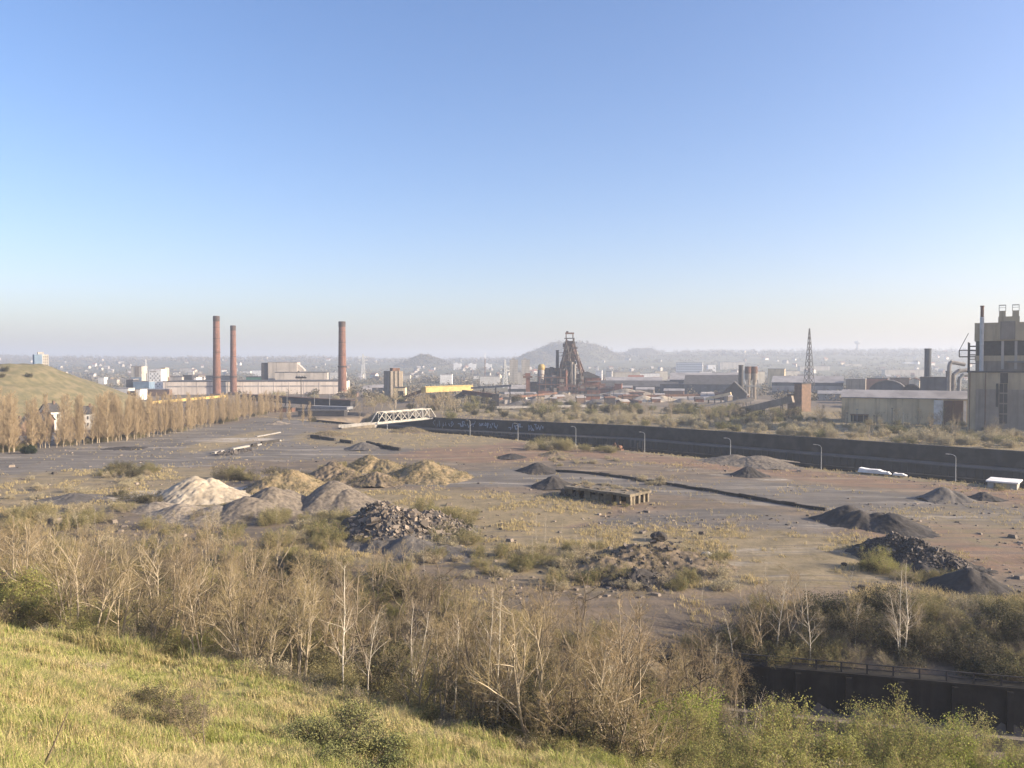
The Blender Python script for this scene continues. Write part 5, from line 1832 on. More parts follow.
lattice(809.5, 328.5, 815, 9.5, 'tall dark lattice mast left of the yellowed shed', mat='steel_dark', bar=.3, panels=12, topw=.06)
lattice(505, 360, 1250, 9, 'pale lattice pylon left of the two slab towers', 2, 'galv', .5)
lattice(363, 354, 1900, 12, 'faint pylon on the horizon right of the lone chimney', 3, 'galv', .6)
lattice(146, 359, 1500, 7, 'faint lattice mast between the two town towers', 0, 'galv', .5)
p = W(485, 352, 1650)
t = thing('radio_mast', 'thin radio mast behind the yellow gallery', 'mast', (p.x, 1650, 0))
MB().tube((0, 0, 0), (0, 0, p.z - 14), 1.0, .8, 8).build('shaft', M['rust'], t)
MB().tube((0, 0, p.z - 14), (0, 0, p.z), .5, .3, 8).build('antenna', M['white_paint'], t)

# --- slab towers left of the furnace
for px0, px1, lb in ((509.5, 518, 'left one of two pale slab tower blocks beside the blast furnace'), (521.5, 529.8, 'right one of two pale slab tower blocks beside the blast furnace')):
    t, w, h = block('apartment_tower', lb, 'tower block', px0, px1, 359.5, 1500, 16, 'tower_pale', 'concrete', zb=0)
    windows(t, .8, w - .8, 6, h - 2, 5, 12, mat='clad_panel', fw=.45, fh=.4)
    MB().box(w * .3, w * .6, 5, 10, h, h + 2.5).build('lift_house', M['concrete'], t)
block('town_block', 'lower pale block between the two slab towers', 'building', 517.8, 522, 372, 1480, 12, 'tower_pale', 'concrete', zb=0)
for i, (a, b_, lb) in enumerate(((453.5, 461, 'leftmost of three white blocks in the town haze'), (468.5, 476, 'middle one of three white blocks in the town haze'), (484.5, 491.5, 'rightmost of three white blocks in the town haze'))):
    t, w, h = block('white_block', lb, 'building', a, b_, 363.5 + .3 * i, 3000, 20, 'white_paint', 'white_paint')
    MB().box(w * .2, w * .5, 4, 12, h, h + 3).build('lift_house', M['white_paint'], t)
t, w, h = block('white_block', 'long white block on the town slope right of the furnace', 'building', 676, 703, 362.5, 2050, 18, 'white_paint', 'roof_grey', zb=10)
windows(t, 1, w - 1, 8, h - 2, 12, 4, mat='clad_panel', fw=.5, fh=.4)

# --- blast furnace
D0 = 955.0
S = D0 / F
c0 = W(569, 395, D0)
zb = gzs(c0.x, D0)
t = thing('blast_furnace', 'huge rusty blast furnace with inclined hoist, stoves and cast house', 'blast furnace', (c0.x, D0, zb))


def q(px, row): return ((px - 569) * S, W(569, row, D0).z - zb)


def fbox(nm, px0, px1, r0, r1, y0, y1, mat, par=t):
    (x0, z1), (x1, z0) = q(px0, r0), q(px1, r1)
    return MB().box(x0, x1, y0, y1, z0, z1).build(nm, M[mat], par)


def fpipe(nm, pts, r, mat, par=t, n=10):
    P = [(q(a, b_)[0], y, q(a, b_)[1]) for a, b_, y in pts]
    return MB().path(P, r, n).build(nm, M[mat], par)


# furnace shaft and casing
prof = [(7.5, -1), (7.5, 14), (8.2, 20), (7.2, 30), (5.2, 44), (4.0, 50), (4.0, 54)]
MB().lathe(prof, 20, 2, 0).build('furnace_shaft', M['rust'], t)
# four inclined legs and floors
topz = q(569, 339)[1]
mb = MB()
for sx, sy in ((-1, -1), (1, -1), (1, 1), (-1, 1)):
    mb.beam((2 + sx * 17, sy * 14, -1), (1 + sx * 4.2, sy * 4.2, topz), 1.3, 1.3)
for f in (.18, .34, .5, .64, .77, .9):
    z = topz * f
    k = 1 - f
    wx, wy = 4.2 + 12.8 * k, 4.2 + 9.8 * k
    for (ax, ay), (bx, by) in (((-1, -1), (1, -1)), ((1, -1), (1, 1)), ((1, 1), (-1, 1)), ((-1, 1), (-1, -1))):
        mb.beam((1.5 + ax * wx, ay * wy, z), (1.5 + bx * wx, by * wy, z), .7, .9)
    f2 = min(f + .14, .98)
    k2 = 1 - f2
    for sy in (-1, 1):
        mb.beam((1.5 - wx, sy * wy, z), (1.5 + 4.2 + 12.8 * k2, sy * (4.2 + 9.8 * k2), topz * f2), .45, .45)
        mb.beam((1.5 + wx, sy * wy, z), (1.5 - 4.2 - 12.8 * k2, sy * (4.2 + 9.8 * k2), topz * f2), .45, .45)
mb.build('tower_frame', M['rust'], t)
for f in (.34, .5, .64, .77, .9):
    k = 1 - f
    wx, wy = 5.2 + 12.4 * k, 5.2 + 9.6 * k
    MB().box(1.5 - wx, 1.5 + wx, -wy, wy, topz * f + .46, topz * f + .75).build('platform', M['rust'], t)
for (px0, px1, r0, r1, y0, y1, mt) in ((562.5, 574.5, 384, 362, -6, 8, 'rust'), (561.5, 575.5, 376, 361, -8, 6, 'steel_dark'), (563, 574, 361, 352, -6, 5, 'rust'), (565.5, 572, 352, 344.5, -3, 3.4, 'rust'),
                                       (573, 581, 392, 374, -5, 9, 'rust'), (557, 564, 394, 372, -6, 6, 'steel_dark')):
    fbox('furnace_casing', px0, px1, r1, r0, y0, y1, mt)
# head gear
fbox('top_house', 566, 573.6, 341, 346, -4, 4, 'rust')
fbox('top_platform', 564.5, 574.2, 338, 338.7, -5.5, 5.5, 'steel_dark')
fbox('top_beam', 565.2, 573.8, 332.6, 334, -3, 3, 'rust')
for px in (566, 572.8):
    for y in (-2.6, 2.6):
        x, z1 = q(px, 334)
        MB().box(x - .4, x + .4, y - .4, y + .4, q(px, 338)[1], z1).build('post', M['rust'], t)
fbox('hoist_cab', 566, 568.2, 331.2, 333.2, -1.5, 1.5, 'steel_dark')
# gas uptakes and downcomer
fpipe('uptake', [(566.5, 366, -4.5), (567.5, 345, -3.2)], 1.5, 'rust')
fpipe('uptake', [(572.5, 366, -4.5), (571.5, 345, -3.2)], 1.5, 'rust')
fpipe('downcomer', [(571, 344, -5), (577.5, 362, -7), (581.5, 374, -8), (581.5, 384, -8)], 1.7, 'rust')
fpipe('downcomer', [(567, 345, -5), (562, 362, -8), (560, 378, -9)], 1.3, 'steel_dark')
fpipe('gas_main', [(571, 362, -11), (571.2, 384, -11)], 1.7, 'clad_panel')
fpipe('gas_main', [(574, 364, -11.5), (574, 386, -11.5)], 1.5, 'concrete')
fpipe('gas_main', [(565.5, 370, -12), (565.5, 392, -12)], 1.4, 'rust_red')
# skip hoist incline
mb = MB()
(xa, za), (xb, zb2) = q(585.5, 378), q(572.5, 341)
for y in (-1.5, 1.5):
    mb.beam((xa, y - 8, za), (xb, y, zb2), .8, 1.4)
for k in range(14):
    f = k / 13
    x, z = xa + (xb - xa) * f, za + (zb2 - za) * f
    mb.beam((x, -9.5 + 8 * f, z), (x, -6.5 + 8 * f + .01, z), .4, .4)
mb.build('skip_hoist', M['rust'], t)
# chimney stack
x, z1 = q(557.6, 350)
MB().lathe([(2.3, 8), (2.0, 30), (1.8, z1 - 1), (2.1, z1 - .9), (2.1, z1), (1.4, z1)], 16, x, 6).build('stack', M['steel_dark'], t)
for rr_ in (352.5, 356):
    z = q(557, rr_)[1]
    MB().beam((x, 6, z), (q(566, rr_)[0], 2, z), .5, .5).build('stack_brace', M['rust'], t)
# stoves: three domed cylinders plus the dark block round them
for k, px in enumerate((546.5, 551.5, 562)):
    x, z1 = q(px, [368.5, 367, 369][k])
    r = [3.2, 3.4, 3.0][k]
    MB().lathe([(r, -1), (r, z1 - r * .7), (r * .86, z1 - r * .25), (r * .5, z1 - .1), (.3, z1)], 18, x, -1 + k).build('stove', M['steel_dark'], t)
x, z1 = q(541.2, 364)
MB().lathe([(3.6, -1), (3.6, z1 - 7.2)], 18, x, -6).build('water_tank', M['clad_upper'], t)
MB().lathe([(4.0, z1 - 7.2), (4.5, z1 - 5), (4.3, z1 - 2.2), (3.0, z1 - .5), (.6, z1)], 20, x, -6).build('tank_dome', M['yellow_bright'], t)
fbox('stove_house', 538, 549, 370, 397, 2, 16, 'steel_dark')
fbox('stove_house', 549, 566, 371.5, 397, 0, 18, 'steel_dark')
fbox('stove_loft', 543, 560, 368, 371.4, 3, 12, 'rust')
fbox('stove_annex', 537.5, 563, 383, 397, -12, 0, 'steel_dark')
fbox('stove_annex', 540, 558, 375, 383, -8, 1.9, 'clad_blue')
for i, (a, b_, r0, r1) in enumerate(((538, 565, 377, 377.7), (537, 566, 384, 384.6), (538, 580, 389.4, 390))):
    fbox('gangway', a, b_, r0, r1, -14.5, -12.2, 'rust')
for px in (539, 545, 551, 557, 563):
    x, z1 = q(px, 377)
    MB().box(x - .35, x + .35, -14, -13.3, -1, z1).build('column', M['rust'], t)
# cast house
(x0, zr0), (x1, zr1) = q(582, 371.5), q(599.5, 377.5)
MB().prism([(x0, zr1), (x0, zr0 - 1), (x0 + 6, zr0), (x1, zr1 + 1), (x1, zr1)], 'y', -10, 14).build('cast_house_roof', M['roof_dark'], t)
fbox('cast_house', 584.5, 598.5, 377.6, 384.5, -8.5, 13, 'rust_red')
fbox('cast_house', 586.5, 599.6, 380.6, 381.4, -10.8, -8.51, 'steel_grey')
fbox('casting_floor', 566, 600, 384.6, 386.6, -13, 13, 'rust')
fbox('slag_house', 579, 596.5, 388, 396.5, -9, 12, 'clad_blue')
for px in (567, 571, 575, 578, 597.5, 600):
    x, z1 = q(px, 386.6)
    MB().box(x - .6, x + .6, -12, -10.8, -1, z1 - .05).build('column', M['rust_red'], t)
fbox('service_house', 567, 577, 391, 397, -6, 8, 'rust')
fbox('service_house', 556, 566, 386, 392, -18, -15, 'rust')
fbox('ladle_bay', 596.6, 600.5, 378, 396, -6, 6, 'rust')
# upper galleries, bracing and small pipes on the tower
fr = random.Random(8)
mb = MB()
for f in (.42, .57, .70, .83, .93):
    k = 1 - f
    wx, wy = 6.6 + 12.6 * k, 5.6 + 9.6 * k
    z = topz * f
    for (ax, ay), (bx, by) in (((-1, -1), (1, -1)), ((1, -1), (1, 1)), ((-1, 1), (-1, -1))):
        for dz_ in (0, 1.3):
            mb.beam((1.5 + ax * wx, ay * wy, z + dz_), (1.5 + bx * wx, by * wy, z + dz_), .4, .5 if dz_ == 0 else .2)
    for j in range(9):
        x = 1.5 - wx + 2 * wx * j / 8
        mb.beam((x, -wy, z), (x, -wy, z + 1.3), .2, .2)
mb.build('gallery', M['steel_dark'], t)
mb = MB()
for j in range(46):
    f = fr.uniform(.12, .9)
    k = 1 - f
    x = 1.5 + fr.uniform(-1, 1) * (4 + 12.6 * k)
    z = topz * f
    y = -(5.4 + 9.4 * k) - .8
    if fr.random() < .55:
        mb.beam((x, y, z), (x + fr.uniform(-2, 2), y + 1.2, z + fr.uniform(4, 11)), .5, .5)
    else:
        mb.beam((x, y, z), (x + fr.uniform(-6, 6), y + .2, z + fr.uniform(-3, 3)), .45, .45)
mb.build('pipework', M['clad_panel'], t)
fpipe('gas_main', [(576.5, 352, -4), (580, 368, -6), (580, 388, -6)], 1.2, 'concrete')
fpipe('gas_main', [(563.5, 355, -4), (560, 366, -6), (559, 392, -7)], 1.1, 'rust_red')
fbox('hoist_house', 562.8, 566.5, 343.5, 347, -4, 3, 'steel_dark')
fbox('hoist_house', 573, 576.2, 347, 350.5, -4, 3, 'rust')
for (px0, px1, r0, r1, y0, y1, mt) in ((538, 552, 390.5, 396.5, -17, -12.2, 'rust_red'), (586, 604, 390, 396.6, -15, -9.2, 'rust_red'), (599.7, 605, 383.5, 396.5, -8, 4, 'rust'), (577, 585, 386.6, 391, -14, -9.2, 'rust_red'),
                                        (553, 558, 387.5, 396.5, -18, -12.6, 'clad_panel'), (568, 576, 392.5, 397, -15, -12.3, 'rust')):
    fbox('service_house', px0, px1, r0, r1, y0, y1, mt)
# stairs and clutter
fr = random.Random(3)
mb = MB()
for k in range(60):
    px = fr.uniform(540, 598)
    hi = 374 if px < 580 else 380
    if 563 < px < 577:
        hi = 352
    r0 = fr.uniform(hi, 392)
    x, z = q(px, r0)
    yy_ = fr.uniform(-16, -9) if px < 566 or r0 > 380 else fr.uniform(-12, -6)
    if fr.random() < .5:
        mb.beam((x, yy_, z), (x + fr.uniform(-9, 9), yy_, z + fr.choice((0, 0, fr.uniform(-6, 6)))), .45, .45)
    else:
        mb.beam((x, yy_, z), (x, yy_, max(z - fr.uniform(5, 16), 0)), .4, .4)
mb.build('pipework', M['rust'], t)
mb = MB()
for k in range(22):
    px = fr.uniform(541, 597)
    x, z = q(px, fr.uniform(376 if px < 582 else 386, 394))
    s = fr.uniform(1.2, 3.2)
    yy_ = fr.uniform(-15, -11)
    mb.box(x - s, x + s, yy_, yy_ + 2, z, z + fr.uniform(1.2, 3.4))
mb.build('machinery', M['clad_panel'], t)

# ore handling left of the furnace
x0, w, h, zb_ = front(526, 530, 373, 940, 0)
t2 = thing('ore_crane', 'rusty red hoist tower left of the blast furnace', 'hoist tower', (x0, 940, 0))
MB().box(0, w, 0, 4, -1, h * .78).build('tower', M['rust_red'], t2)
MB().box(-3.6, w + 3, -1, 5, h * .781, h * .87).build('platform', M['rust'], t2)
MB().box(-1, w + .6, 0, 4, h * .871, h).build('winch_house', M['rust_red'], t2)
MB().beam((-4.5, 2, h * .9), (w * .5, 2, h * .98), .8, .8).build('jib', M['rust'], t2)
block('ore_shed', 'long pale roofed ore shed left of the blast furnace', 'shed', 508, 537, 385.5, 990, 26, 'clad_blue', 'roof_grey', 'shed', zb=0)
block('ore_shed', 'low dark shed in front of the long ore shed', 'shed', 505, 536, 392.5, 930, 16, 'rust', 'roof_grey', 'shed', zb=0)
gantry('conveyor', 'low rusty conveyor running from the left to the furnace foot', 'conveyor', W(498, 399, 700), W(556, 393, 760), 3, 1.8, 'rust', [.1, .4, .7, .95], 'steel_dark')
px_heap('ore_heap', 'light grey ore heap at the foot of the blast furnace', [(563.5, 400.5, 8, 14), (557, 400.5, 5, 12)], M['gravel'], seed=31)
px_heap('ore_heap', 'pale ore heap right of the blast furnace foot', [(575, 400, 5, 14)], M['gravel_pale'], seed=32)
px_heap('ore_heap', 'grey ore heap left of the low rusty conveyor', [(504, 402, 6, 14)], M['gravel'], seed=33)
px_heap('ore_heap', 'large pale stockpile right of the reddish tower', [(628, 396, 8, 26), (640, 396, 6, 22)], M['gravel_pale'], seed=34)
gantry('rail_viaduct', 'long low pale rail viaduct in front of the blast furnace', 'viaduct', W(496, 407.5, 600), W(604, 405.5, 622), 5, 1.6, 'concrete', [.02, .14, .26, .38, .5, .62, .74, .86, .98], 'concrete_dark', leg_w=1.0)

# --- halls between the furnace and the right works
for a in (('reddish_tower', 'reddish stone tower with a light top right of the furnace', 'tower', 614.5, 621.8, 383.5, 900, 10, 'roof_red', 'brick_wall', 'flat'),
          ('works_hall', 'long dark works hall right of the blast furnace', 'hall', 600, 678, 381, 1010, 40, 'clad_blue', 'roof_dark', 'shed'),
          ('works_hall', 'pale roofed works hall behind the long dark hall', 'hall', 606, 662, 377.5, 1080, 40, 'clad_blue', 'roof_grey', 'shed'),
          ('works_hall', 'red roofed works hall in the middle of the halls', 'hall', 628, 643, 375.5, 1130, 26, 'roof_red', 'roof_red', 'shed'),
          ('works_hall', 'second red roofed hall right of the first one', 'hall', 651, 661, 377, 1120, 22, 'roof_red', 'roof_red', 'flat'),
          ('works_hall', 'wide grey roofed hall behind the big blue black hall', 'hall', 670, 742, 373, 1010, 50, 'clad_blue', 'roof_grey', 'shed'),
          ('works_hall', 'big blue black steel hall left of the twin tower', 'hall', 684, 742, 375.5, 930, 60, 'clad_blue', 'roof_dark', 'shed'),
          ('works_hall', 'low dark hall at the left foot of the big blue black hall', 'hall', 660, 690, 384, 950, 26, 'clad_blue', 'roof_dark', 'flat'),
          ('white_tower', 'small white tower with a stepped side right of the cast house', 'tower', 595.6, 602, 370.5, 1250, 12, 'white_paint', 'white_paint', 'flat'),
          ('white_tower', 'thin white stair tower on the stepped white tower', 'tower', 596, 598, 366.5, 1252, 4, 'white_paint', 'white_paint', 'flat'),
          ('town_block', 'pale low block right of the stepped white tower', 'building', 606, 612, 371, 1300, 12, 'render_white', 'roof_grey', 'flat'),
          ('furnace_shed', 'rusty low shed at the right foot of the blast furnace', 'shed', 600, 613, 386.5, 905, 18, 'rust_red', 'rust', 'shed'),
          ('furnace_shed', 'dark rusty shed left of the furnace stoves', 'shed', 527, 538, 382, 965, 18, 'rust', 'roof_dark', 'flat'),
          ('furnace_shed', 'small red brown block before the long dark hall', 'shed', 622, 632, 386, 930, 12, 'rust_red', 'roof_grey', 'shed'),
          ('furnace_shed', 'grey low store right of the small red brown block', 'shed', 636, 654, 387.5, 910, 14, 'clad_panel', 'roof_grey', 'shed'),
          ('furnace_shed', 'low brown store before the big blue black hall', 'shed', 664, 684, 389, 880, 12, 'brick_wall', 'roof_grey', 'shed'),
          ('grey_roof_hall', 'low pale sheet roofed hall in front of the big blue black hall', 'hall', 700, 748, 394, 800, 30, 'clad_upper', 'roof_grey', 'shed')):
    block(a[0], a[1], a[2], a[3], a[4], a[5], a[6], a[7], a[8], a[9], a[10], zb=0)
for a in (('conveyor', 'yellowish sloping conveyor below the dark steel hall', W(706, 399, 700), W(731, 393.5, 690), 3.0, 2.6, 'clad_yellow'),
          ('conveyor', 'long brown inclined conveyor rising towards the brown transfer tower', W(722, 415.5, 530), W(793, 399, 500), 4.0, 4.4, 'clad_panel'),
          ('conveyor', 'second dark inclined conveyor left of the long brown one', W(700, 409, 560), W(752, 399, 600), 3.4, 3.0, 'steel_dark')):
    gantry(a[0], a[1], 'conveyor', a[2], a[3], a[4], a[5], a[6], [.1, .35, .6, .85], 'steel_dark')

# stockpiles, sheds and wagons on the open ground in front of the furnace and the halls
cl = random.Random(77)
for i, (px, row, h_, r_, mt, lb) in enumerate(((612, 401, 5, 12, 'gravel_pale', 'pale stockpile in the row behind the canal thickets, left end'), (646, 402, 6, 14, 'sand', 'creamy stockpile in the row behind the canal thickets'),
                                               (664, 401, 5, 12, 'sand', 'second creamy stockpile, right of the first one'), (684, 403, 4, 10, 'gravel', 'grey stockpile right of the two creamy ones'),
                                               (536, 403, 4, 11, 'gravel', 'grey stockpile before the low rusty conveyor'), (520, 405, 3.4, 10, 'slag_grey', 'dark stockpile before the low rusty conveyor'),
                                               (596, 404, 4, 10, 'slag_grey', 'dark stockpile right of the light grey ore heap'))):
    px_heap('stockpile', lb, [(px, row, h_, r_), (px + 5, row, h_ * .7, r_ * .8)], M[mt], seed=120 + i)
for i in range(26):
    px = cl.uniform(500, 745)
    d = cl.uniform(660, 860)
    w_, dp_, hh_ = cl.uniform(5, 16), cl.uniform(4, 8), cl.uniform(2.6, 6)
    x = (px - 512) / F * d
    t = thing('works_shed', 'small weathered shed on the open ground before the blast furnace and the halls', 'shed', (x, d, gzs(x, d)), cl.uniform(-.5, .5), 'small sheds before the furnace')
    MB().prism([(0, -1), (dp_, -1), (dp_, hh_), (dp_ / 2, hh_ + dp_ * .2), (0, hh_)], 'x', 0, w_).build('wall', M[cl.choice(['rust', 'clad_panel', 'steel_dark', 'clad_upper', 'rust_red', 'brick_wall'])], t)
    MB().prism([(-.4, hh_ - .15), (dp_ / 2, hh_ + dp_ * .2 + .05), (dp_ + .4, hh_ - .15), (dp_ + .4, hh_ + .2), (dp_ / 2, hh_ + dp_ * .2 + .4), (-.4, hh_ + .2)], 'x', -.4, w_ + .4).build('roof', M[cl.choice(['roof_grey', 'roof_dark', 'rust', 'roof_grey'])], t)
for i in range(16):
    px = cl.uniform(500, 760)
    d = cl.uniform(600, 820)
    x = (px - 512) / F * d
    hh_ = cl.uniform(9, 16)
    t = thing('works_lamp', 'thin lamp post on the open ground before the furnace', 'lamp post', (x, d, gzs(x, d)), R(180), 'lamp posts before the furnace')
    MB().tube((0, 0, -.5), (0, 0, hh_), .24, .15, 6).build('pole', M['steel_dark'], t)
    MB().tube((0, 0, hh_), (1.8, 0, hh_ + .3), .12, .1, 6).box(1.6, 2.8, -.25, .25, hh_ + .2, hh_ + .5).build('lamp_head', M['steel_grey'], t)
gantry('conveyor', 'raised dark conveyor crossing before the halls right of the furnace', 'conveyor', W(618, 396.5, 760), W(700, 395, 770), 3, 2.2, 'rust', [.05, .25, .45, .65, .85], 'steel_dark')
gantry('conveyor', 'rusty conveyor rising from the stockpiles to the cast house', 'conveyor', W(604, 395, 880), W(640, 402, 690), 3, 2.4, 'rust', [.2, .5, .8], 'steel_dark')

# --- twin tower with stack
x0, w, h, zb_ = front(746.5, 759.5, 366.5, 780, 0)
t = thing('ore_bunker', 'brown topped twin bunker tower on pale legs', 'bunker tower', (x0, 780, 0))
for k in (0, 1):
    cx_ = w * (.27 + .46 * k)
    MB().lathe([(w * .17, -1), (w * .17, h * .55), (w * .245, h * .66), (w * .245, h - .8), (w * .2, h)], 18, cx_, 6).build('bunker', M['clad_panel'], t)
    MB().lathe([(w * .25, h * .80), (w * .262, h * .81), (w * .262, h * .99), (w * .25, h * 1.0)], 18, cx_, 6).build('hood', M['rust'], t)
for k in range(3):
    MB().box(w * (.02 + .42 * k), w * (.09 + .42 * k), .2, 1.6, -1, h * .62).build('leg', M['concrete'], t)
MB().box(0, w, -.5, 1.8, h * .42, h * .46).build('gangway', M['steel_grey'], t)
p = W(741, 365, 800)
t = thing('steel_stack', 'dark steel stack left of the twin bunker tower', 'stack', (p.x, 800, 0))
MB().lathe([(2.8, -1), (2.6, p.z * .5), (2.4, p.z - .6), (2.7, p.z - .5), (2.7, p.z), (1.9, p.z)], 18).build('shaft', M['steel_dark'], t)
MB().lathe([(3.2, p.z * .6), (3.2, p.z * .6 + .4)], 18).build('ring', M['steel_dark'], t)
t, w, h = block('crusher_house', 'dark pitched crusher house under the steel stack', 'factory', 722, 747, 382, 765, 22, 'steel_dark', 'roof_dark', 'gable', zb=0, rise=12)

# --- right: transfer tower, mill hall, shed
x0, w, h, zb_ = front(799.5, 813, 384, 575, 2)
t = thing('transfer_tower', 'brown square transfer tower with sunlit right side left of the yellowed shed', 'transfer tower', (x0 + w * .78, 575, 2), R(28))
MB().box(-w * .86, w * .12, 0, w * .7, -2, h).build('wall', M['brick_wall'], t)
MB().box(-w * .9, w * .16, -.3, w * .74, h + .002, h + .7).build('roof', M['roof_dark'], t)
MB().box(w * .122, w * .14, .4, w * .66, 0, h - .5).build('sunlit_side', M['clad_yellow'], t)  # yellow sheet paints the sunlight on the right side
block('transfer_annex', 'lower brown annex left of the brown transfer tower', 'building', 787.5, 799, 394, 585, 8, 'brick_wall', 'roof_dark', zb=2)
t, w, h = block('mill_hall', 'pale roofed mill hall with cream gable behind the lattice mast', 'hall', 772, 843, 376.5, 900, 44, 'clad_blue', 'roof_grey', 'shed', zb=0, rise=7)
MB().box(w + .02, w + .5, 3, 40, 0, h - 8).build('gable_front', M['clad_yellow'], t)
MB().box(0, w, -.15, .05, h * .28, h * .55).build('window_band', M['roof_grey'], t)
for a in (('works_block', 'cream block behind the left part of the pale roofed mill hall', 768, 785, 368.5, 1150, 20, 'clad_yellow', 'roof_grey', 'flat'),
          ('works_block', 'red brick works block right of the cream gable', 866, 888, 378, 900, 20, 'roof_red', 'roof_dark', 'flat'),
          ('works_block', 'second red brick works block behind the dark vault', 890, 910, 377.5, 880, 18, 'brick_wall', 'roof_dark', 'flat'),
          ('works_block', 'tan brick block between the cream gable and the red block', 846, 866, 378.5, 860, 16, 'clad_panel', 'roof_grey', 'flat'),
          ('works_block', 'small cream house right of the second red block', 909, 920, 378, 820, 14, 'render_cream', 'roof_tile', 'gable'),
          ('vault_hall', 'grey round roofed hall behind the yellowed shed', 868, 908, 380.5, 700, 26, 'clad_blue', 'roof_dark', 'vault'),
          ('vault_hall', 'smaller black round roofed hall behind the yellowed shed', 900, 922, 384.5, 640, 22, 'steel_dark', 'roof_dark', 'vault'),
          ('boiler_house', 'blue black boiler house under the dark square stack', 920, 952, 377, 620, 30, 'clad_blue', 'roof_dark', 'flat'),
          ('boiler_house', 'taller black boiler tower left of the pipes', 946, 951, 371, 612, 8, 'steel_dark', 'steel_dark', 'flat'),
          ('works_block', 'low grey block between the mast and the transfer tower', 818, 845, 391, 760, 16, 'clad_upper', 'roof_grey', 'shed')):
    block(a[0], a[1], 'hall' if 'hall' in a[0] else 'factory', *a[2:10], zb=0)
p = W(928, 348.5, 640)
rr = 3.1 / F * 640
t = thing('square_stack', 'dark blue stack rising behind the yellowed shed', 'stack', (p.x, 640, 0))
MB().lathe([(rr, -1), (rr * .99, p.z - 1.2), (rr * 1.06, p.z - 1.1), (rr * 1.06, p.z), (rr * .8, p.z)], 22).build('shaft', M['clad_blue'], t)
MB().lathe([(rr * 1.25, p.z * .52), (rr * 1.25, p.z * .52 + .5)], 22).build('gallery', M['steel_dark'], t)
t = thing('gas_pipes', 'thick grey gas pipes bending beside the tall factory', 'pipes', W(958, 388, 560))
o_ = t.location.copy()
for pts, r, mt in ((((952, 392), (952.5, 366), (954, 362), (968, 364.5)), 1.4, 'pipe_grey'), (((957, 392), (957, 375), (962, 371), (972, 370)), 1.5, 'pipe_grey'), (((962, 392), (962.5, 379), (966, 375), (974, 375)), 1.3, 'steel_grey')):
    P = [W(a, b_, 560) - o_ + Vector((0, r * 3, 0)) for a, b_ in pts]
    MB().path(P, r, 12).build('pipe', M[mt], t)

# --- long yellowed shed beyond the canal
A = W(842, 390, 470)
zb_ = 2.0
t = thing('long_shed', 'long yellowed shed with grey roof beyond the canal', 'shed', (A.x, 470, zb_), R(-26))
w = 78.0
ht = W(900, 391, 470).z - zb_
he = W(900, 397.5, 470).z - zb_
MB().prism([(0, -3), (26, -3), (26, he), (13, ht - .5), (0, he)], 'x', 0, w).build('wall', M['clad_yellow'], t)
MB().prism([(-.8, he - .1), (13, ht + .1), (26.8, he - .1), (26.8, he + .4), (13, ht + .6), (-.8, he + .4)], 'x', -.6, w + .6).build('roof', M['roof_grey'], t)
u = lambda px: (px - 842) / 127 * 72.0
MB().box(u(929), u(937.5), -.10, .1, 0, he - .6).build('white_door', M['white_paint'], t)
for a, b_ in ((938, 946), (946.4, 955)):
    MB().box(u(a), u(b_), -.16, .1, 0, he - .7).build('sliding_door', M['door_brown'], t)
MB().box(u(955.4), u(958), -.12, .1, 0, he - .8).build('white_door', M['white_paint'], t)
MB().box(u(851), u(868), -.08, .1, .2, 4.2).build('loading_bay', M['window_hole'], t)
MB().box(u(850.4), u(868.6), -1.6, -.081, 4.4, 4.9).build('canopy', M['rust'], t)
for k in range(14):
    x = w * k / 13.5 + .6
    if not (u(927) < x < u(960)):
        MB().box(x - .2, x + .2, -.22, .02, -.5, he - .4).build('rib', M['clad_yellow'], t)
for i, (px, hgt) in enumerate(((847, 7), (857, 9), (892, 9.5), (903, 7), (874, 5.5), (962, 7))):
    p = W(px, 423, 440)
    o = MB().tube((0, 0, -.5), (0, 0, hgt), .22, .14, 8).box(-.35, .35, -.35, .35, -.3, .4).box(-.5, .5, -.2, .2, hgt, hgt + .35).build('post', M['steel_grey' if i % 2 else 'steel_dark'])
    o.location = (p.x, 440, 2)
    tag(o, 'thin post standing in the grass in front of the yellowed shed', 'post', 'posts before the yellowed shed')

# --- tall factory at the right edge, its front parallel to the canal
A = W(967, 433, 404)
zb_ = 2.0
t = thing('tall_factory', 'tall yellow and brown factory block at the right picture edge', 'factory', (A.x, 404, zb_), R(-33))
k_ = 404 / F
H1 = W(967, 371, 404).z - zb_
H2 = W(975, 323.5, 410).z - zb_
MB().box(0, 70, 0, 34, -3, H1 - .8).build('wall', M['factory_clad'], t)
MB().box(-.5, 70.5, -.5, 34.5, H1 - .798, H1).build('roof', M['roof_dark'], t)
MB().box(3.7, 70.02, -.25, .1, -2, H1 * .70).build('lower_cladding', M['clad_panel'], t)
for j in range(4):
    wn = MB().box(14.2, 17.6, -.42, -.24, 4.5 + j * 5.3, 9.2 + j * 5.3 - .15).build('window', M['window_hole'], t)
    MB().box(15.8, 16.05, -.5, -.421, 4.5 + j * 5.3, 9.0 + j * 5.3).build('mullion', M['clad_panel'], wn)
MB().box(12.6, 13.7, -.40, -.24, 13, 25).build('window', M['window_hole'], t)
MB().box(14.4, 17.8, -.12, .1, H1 * .80, H1 * .97).build('window', M['window_hole'], t)
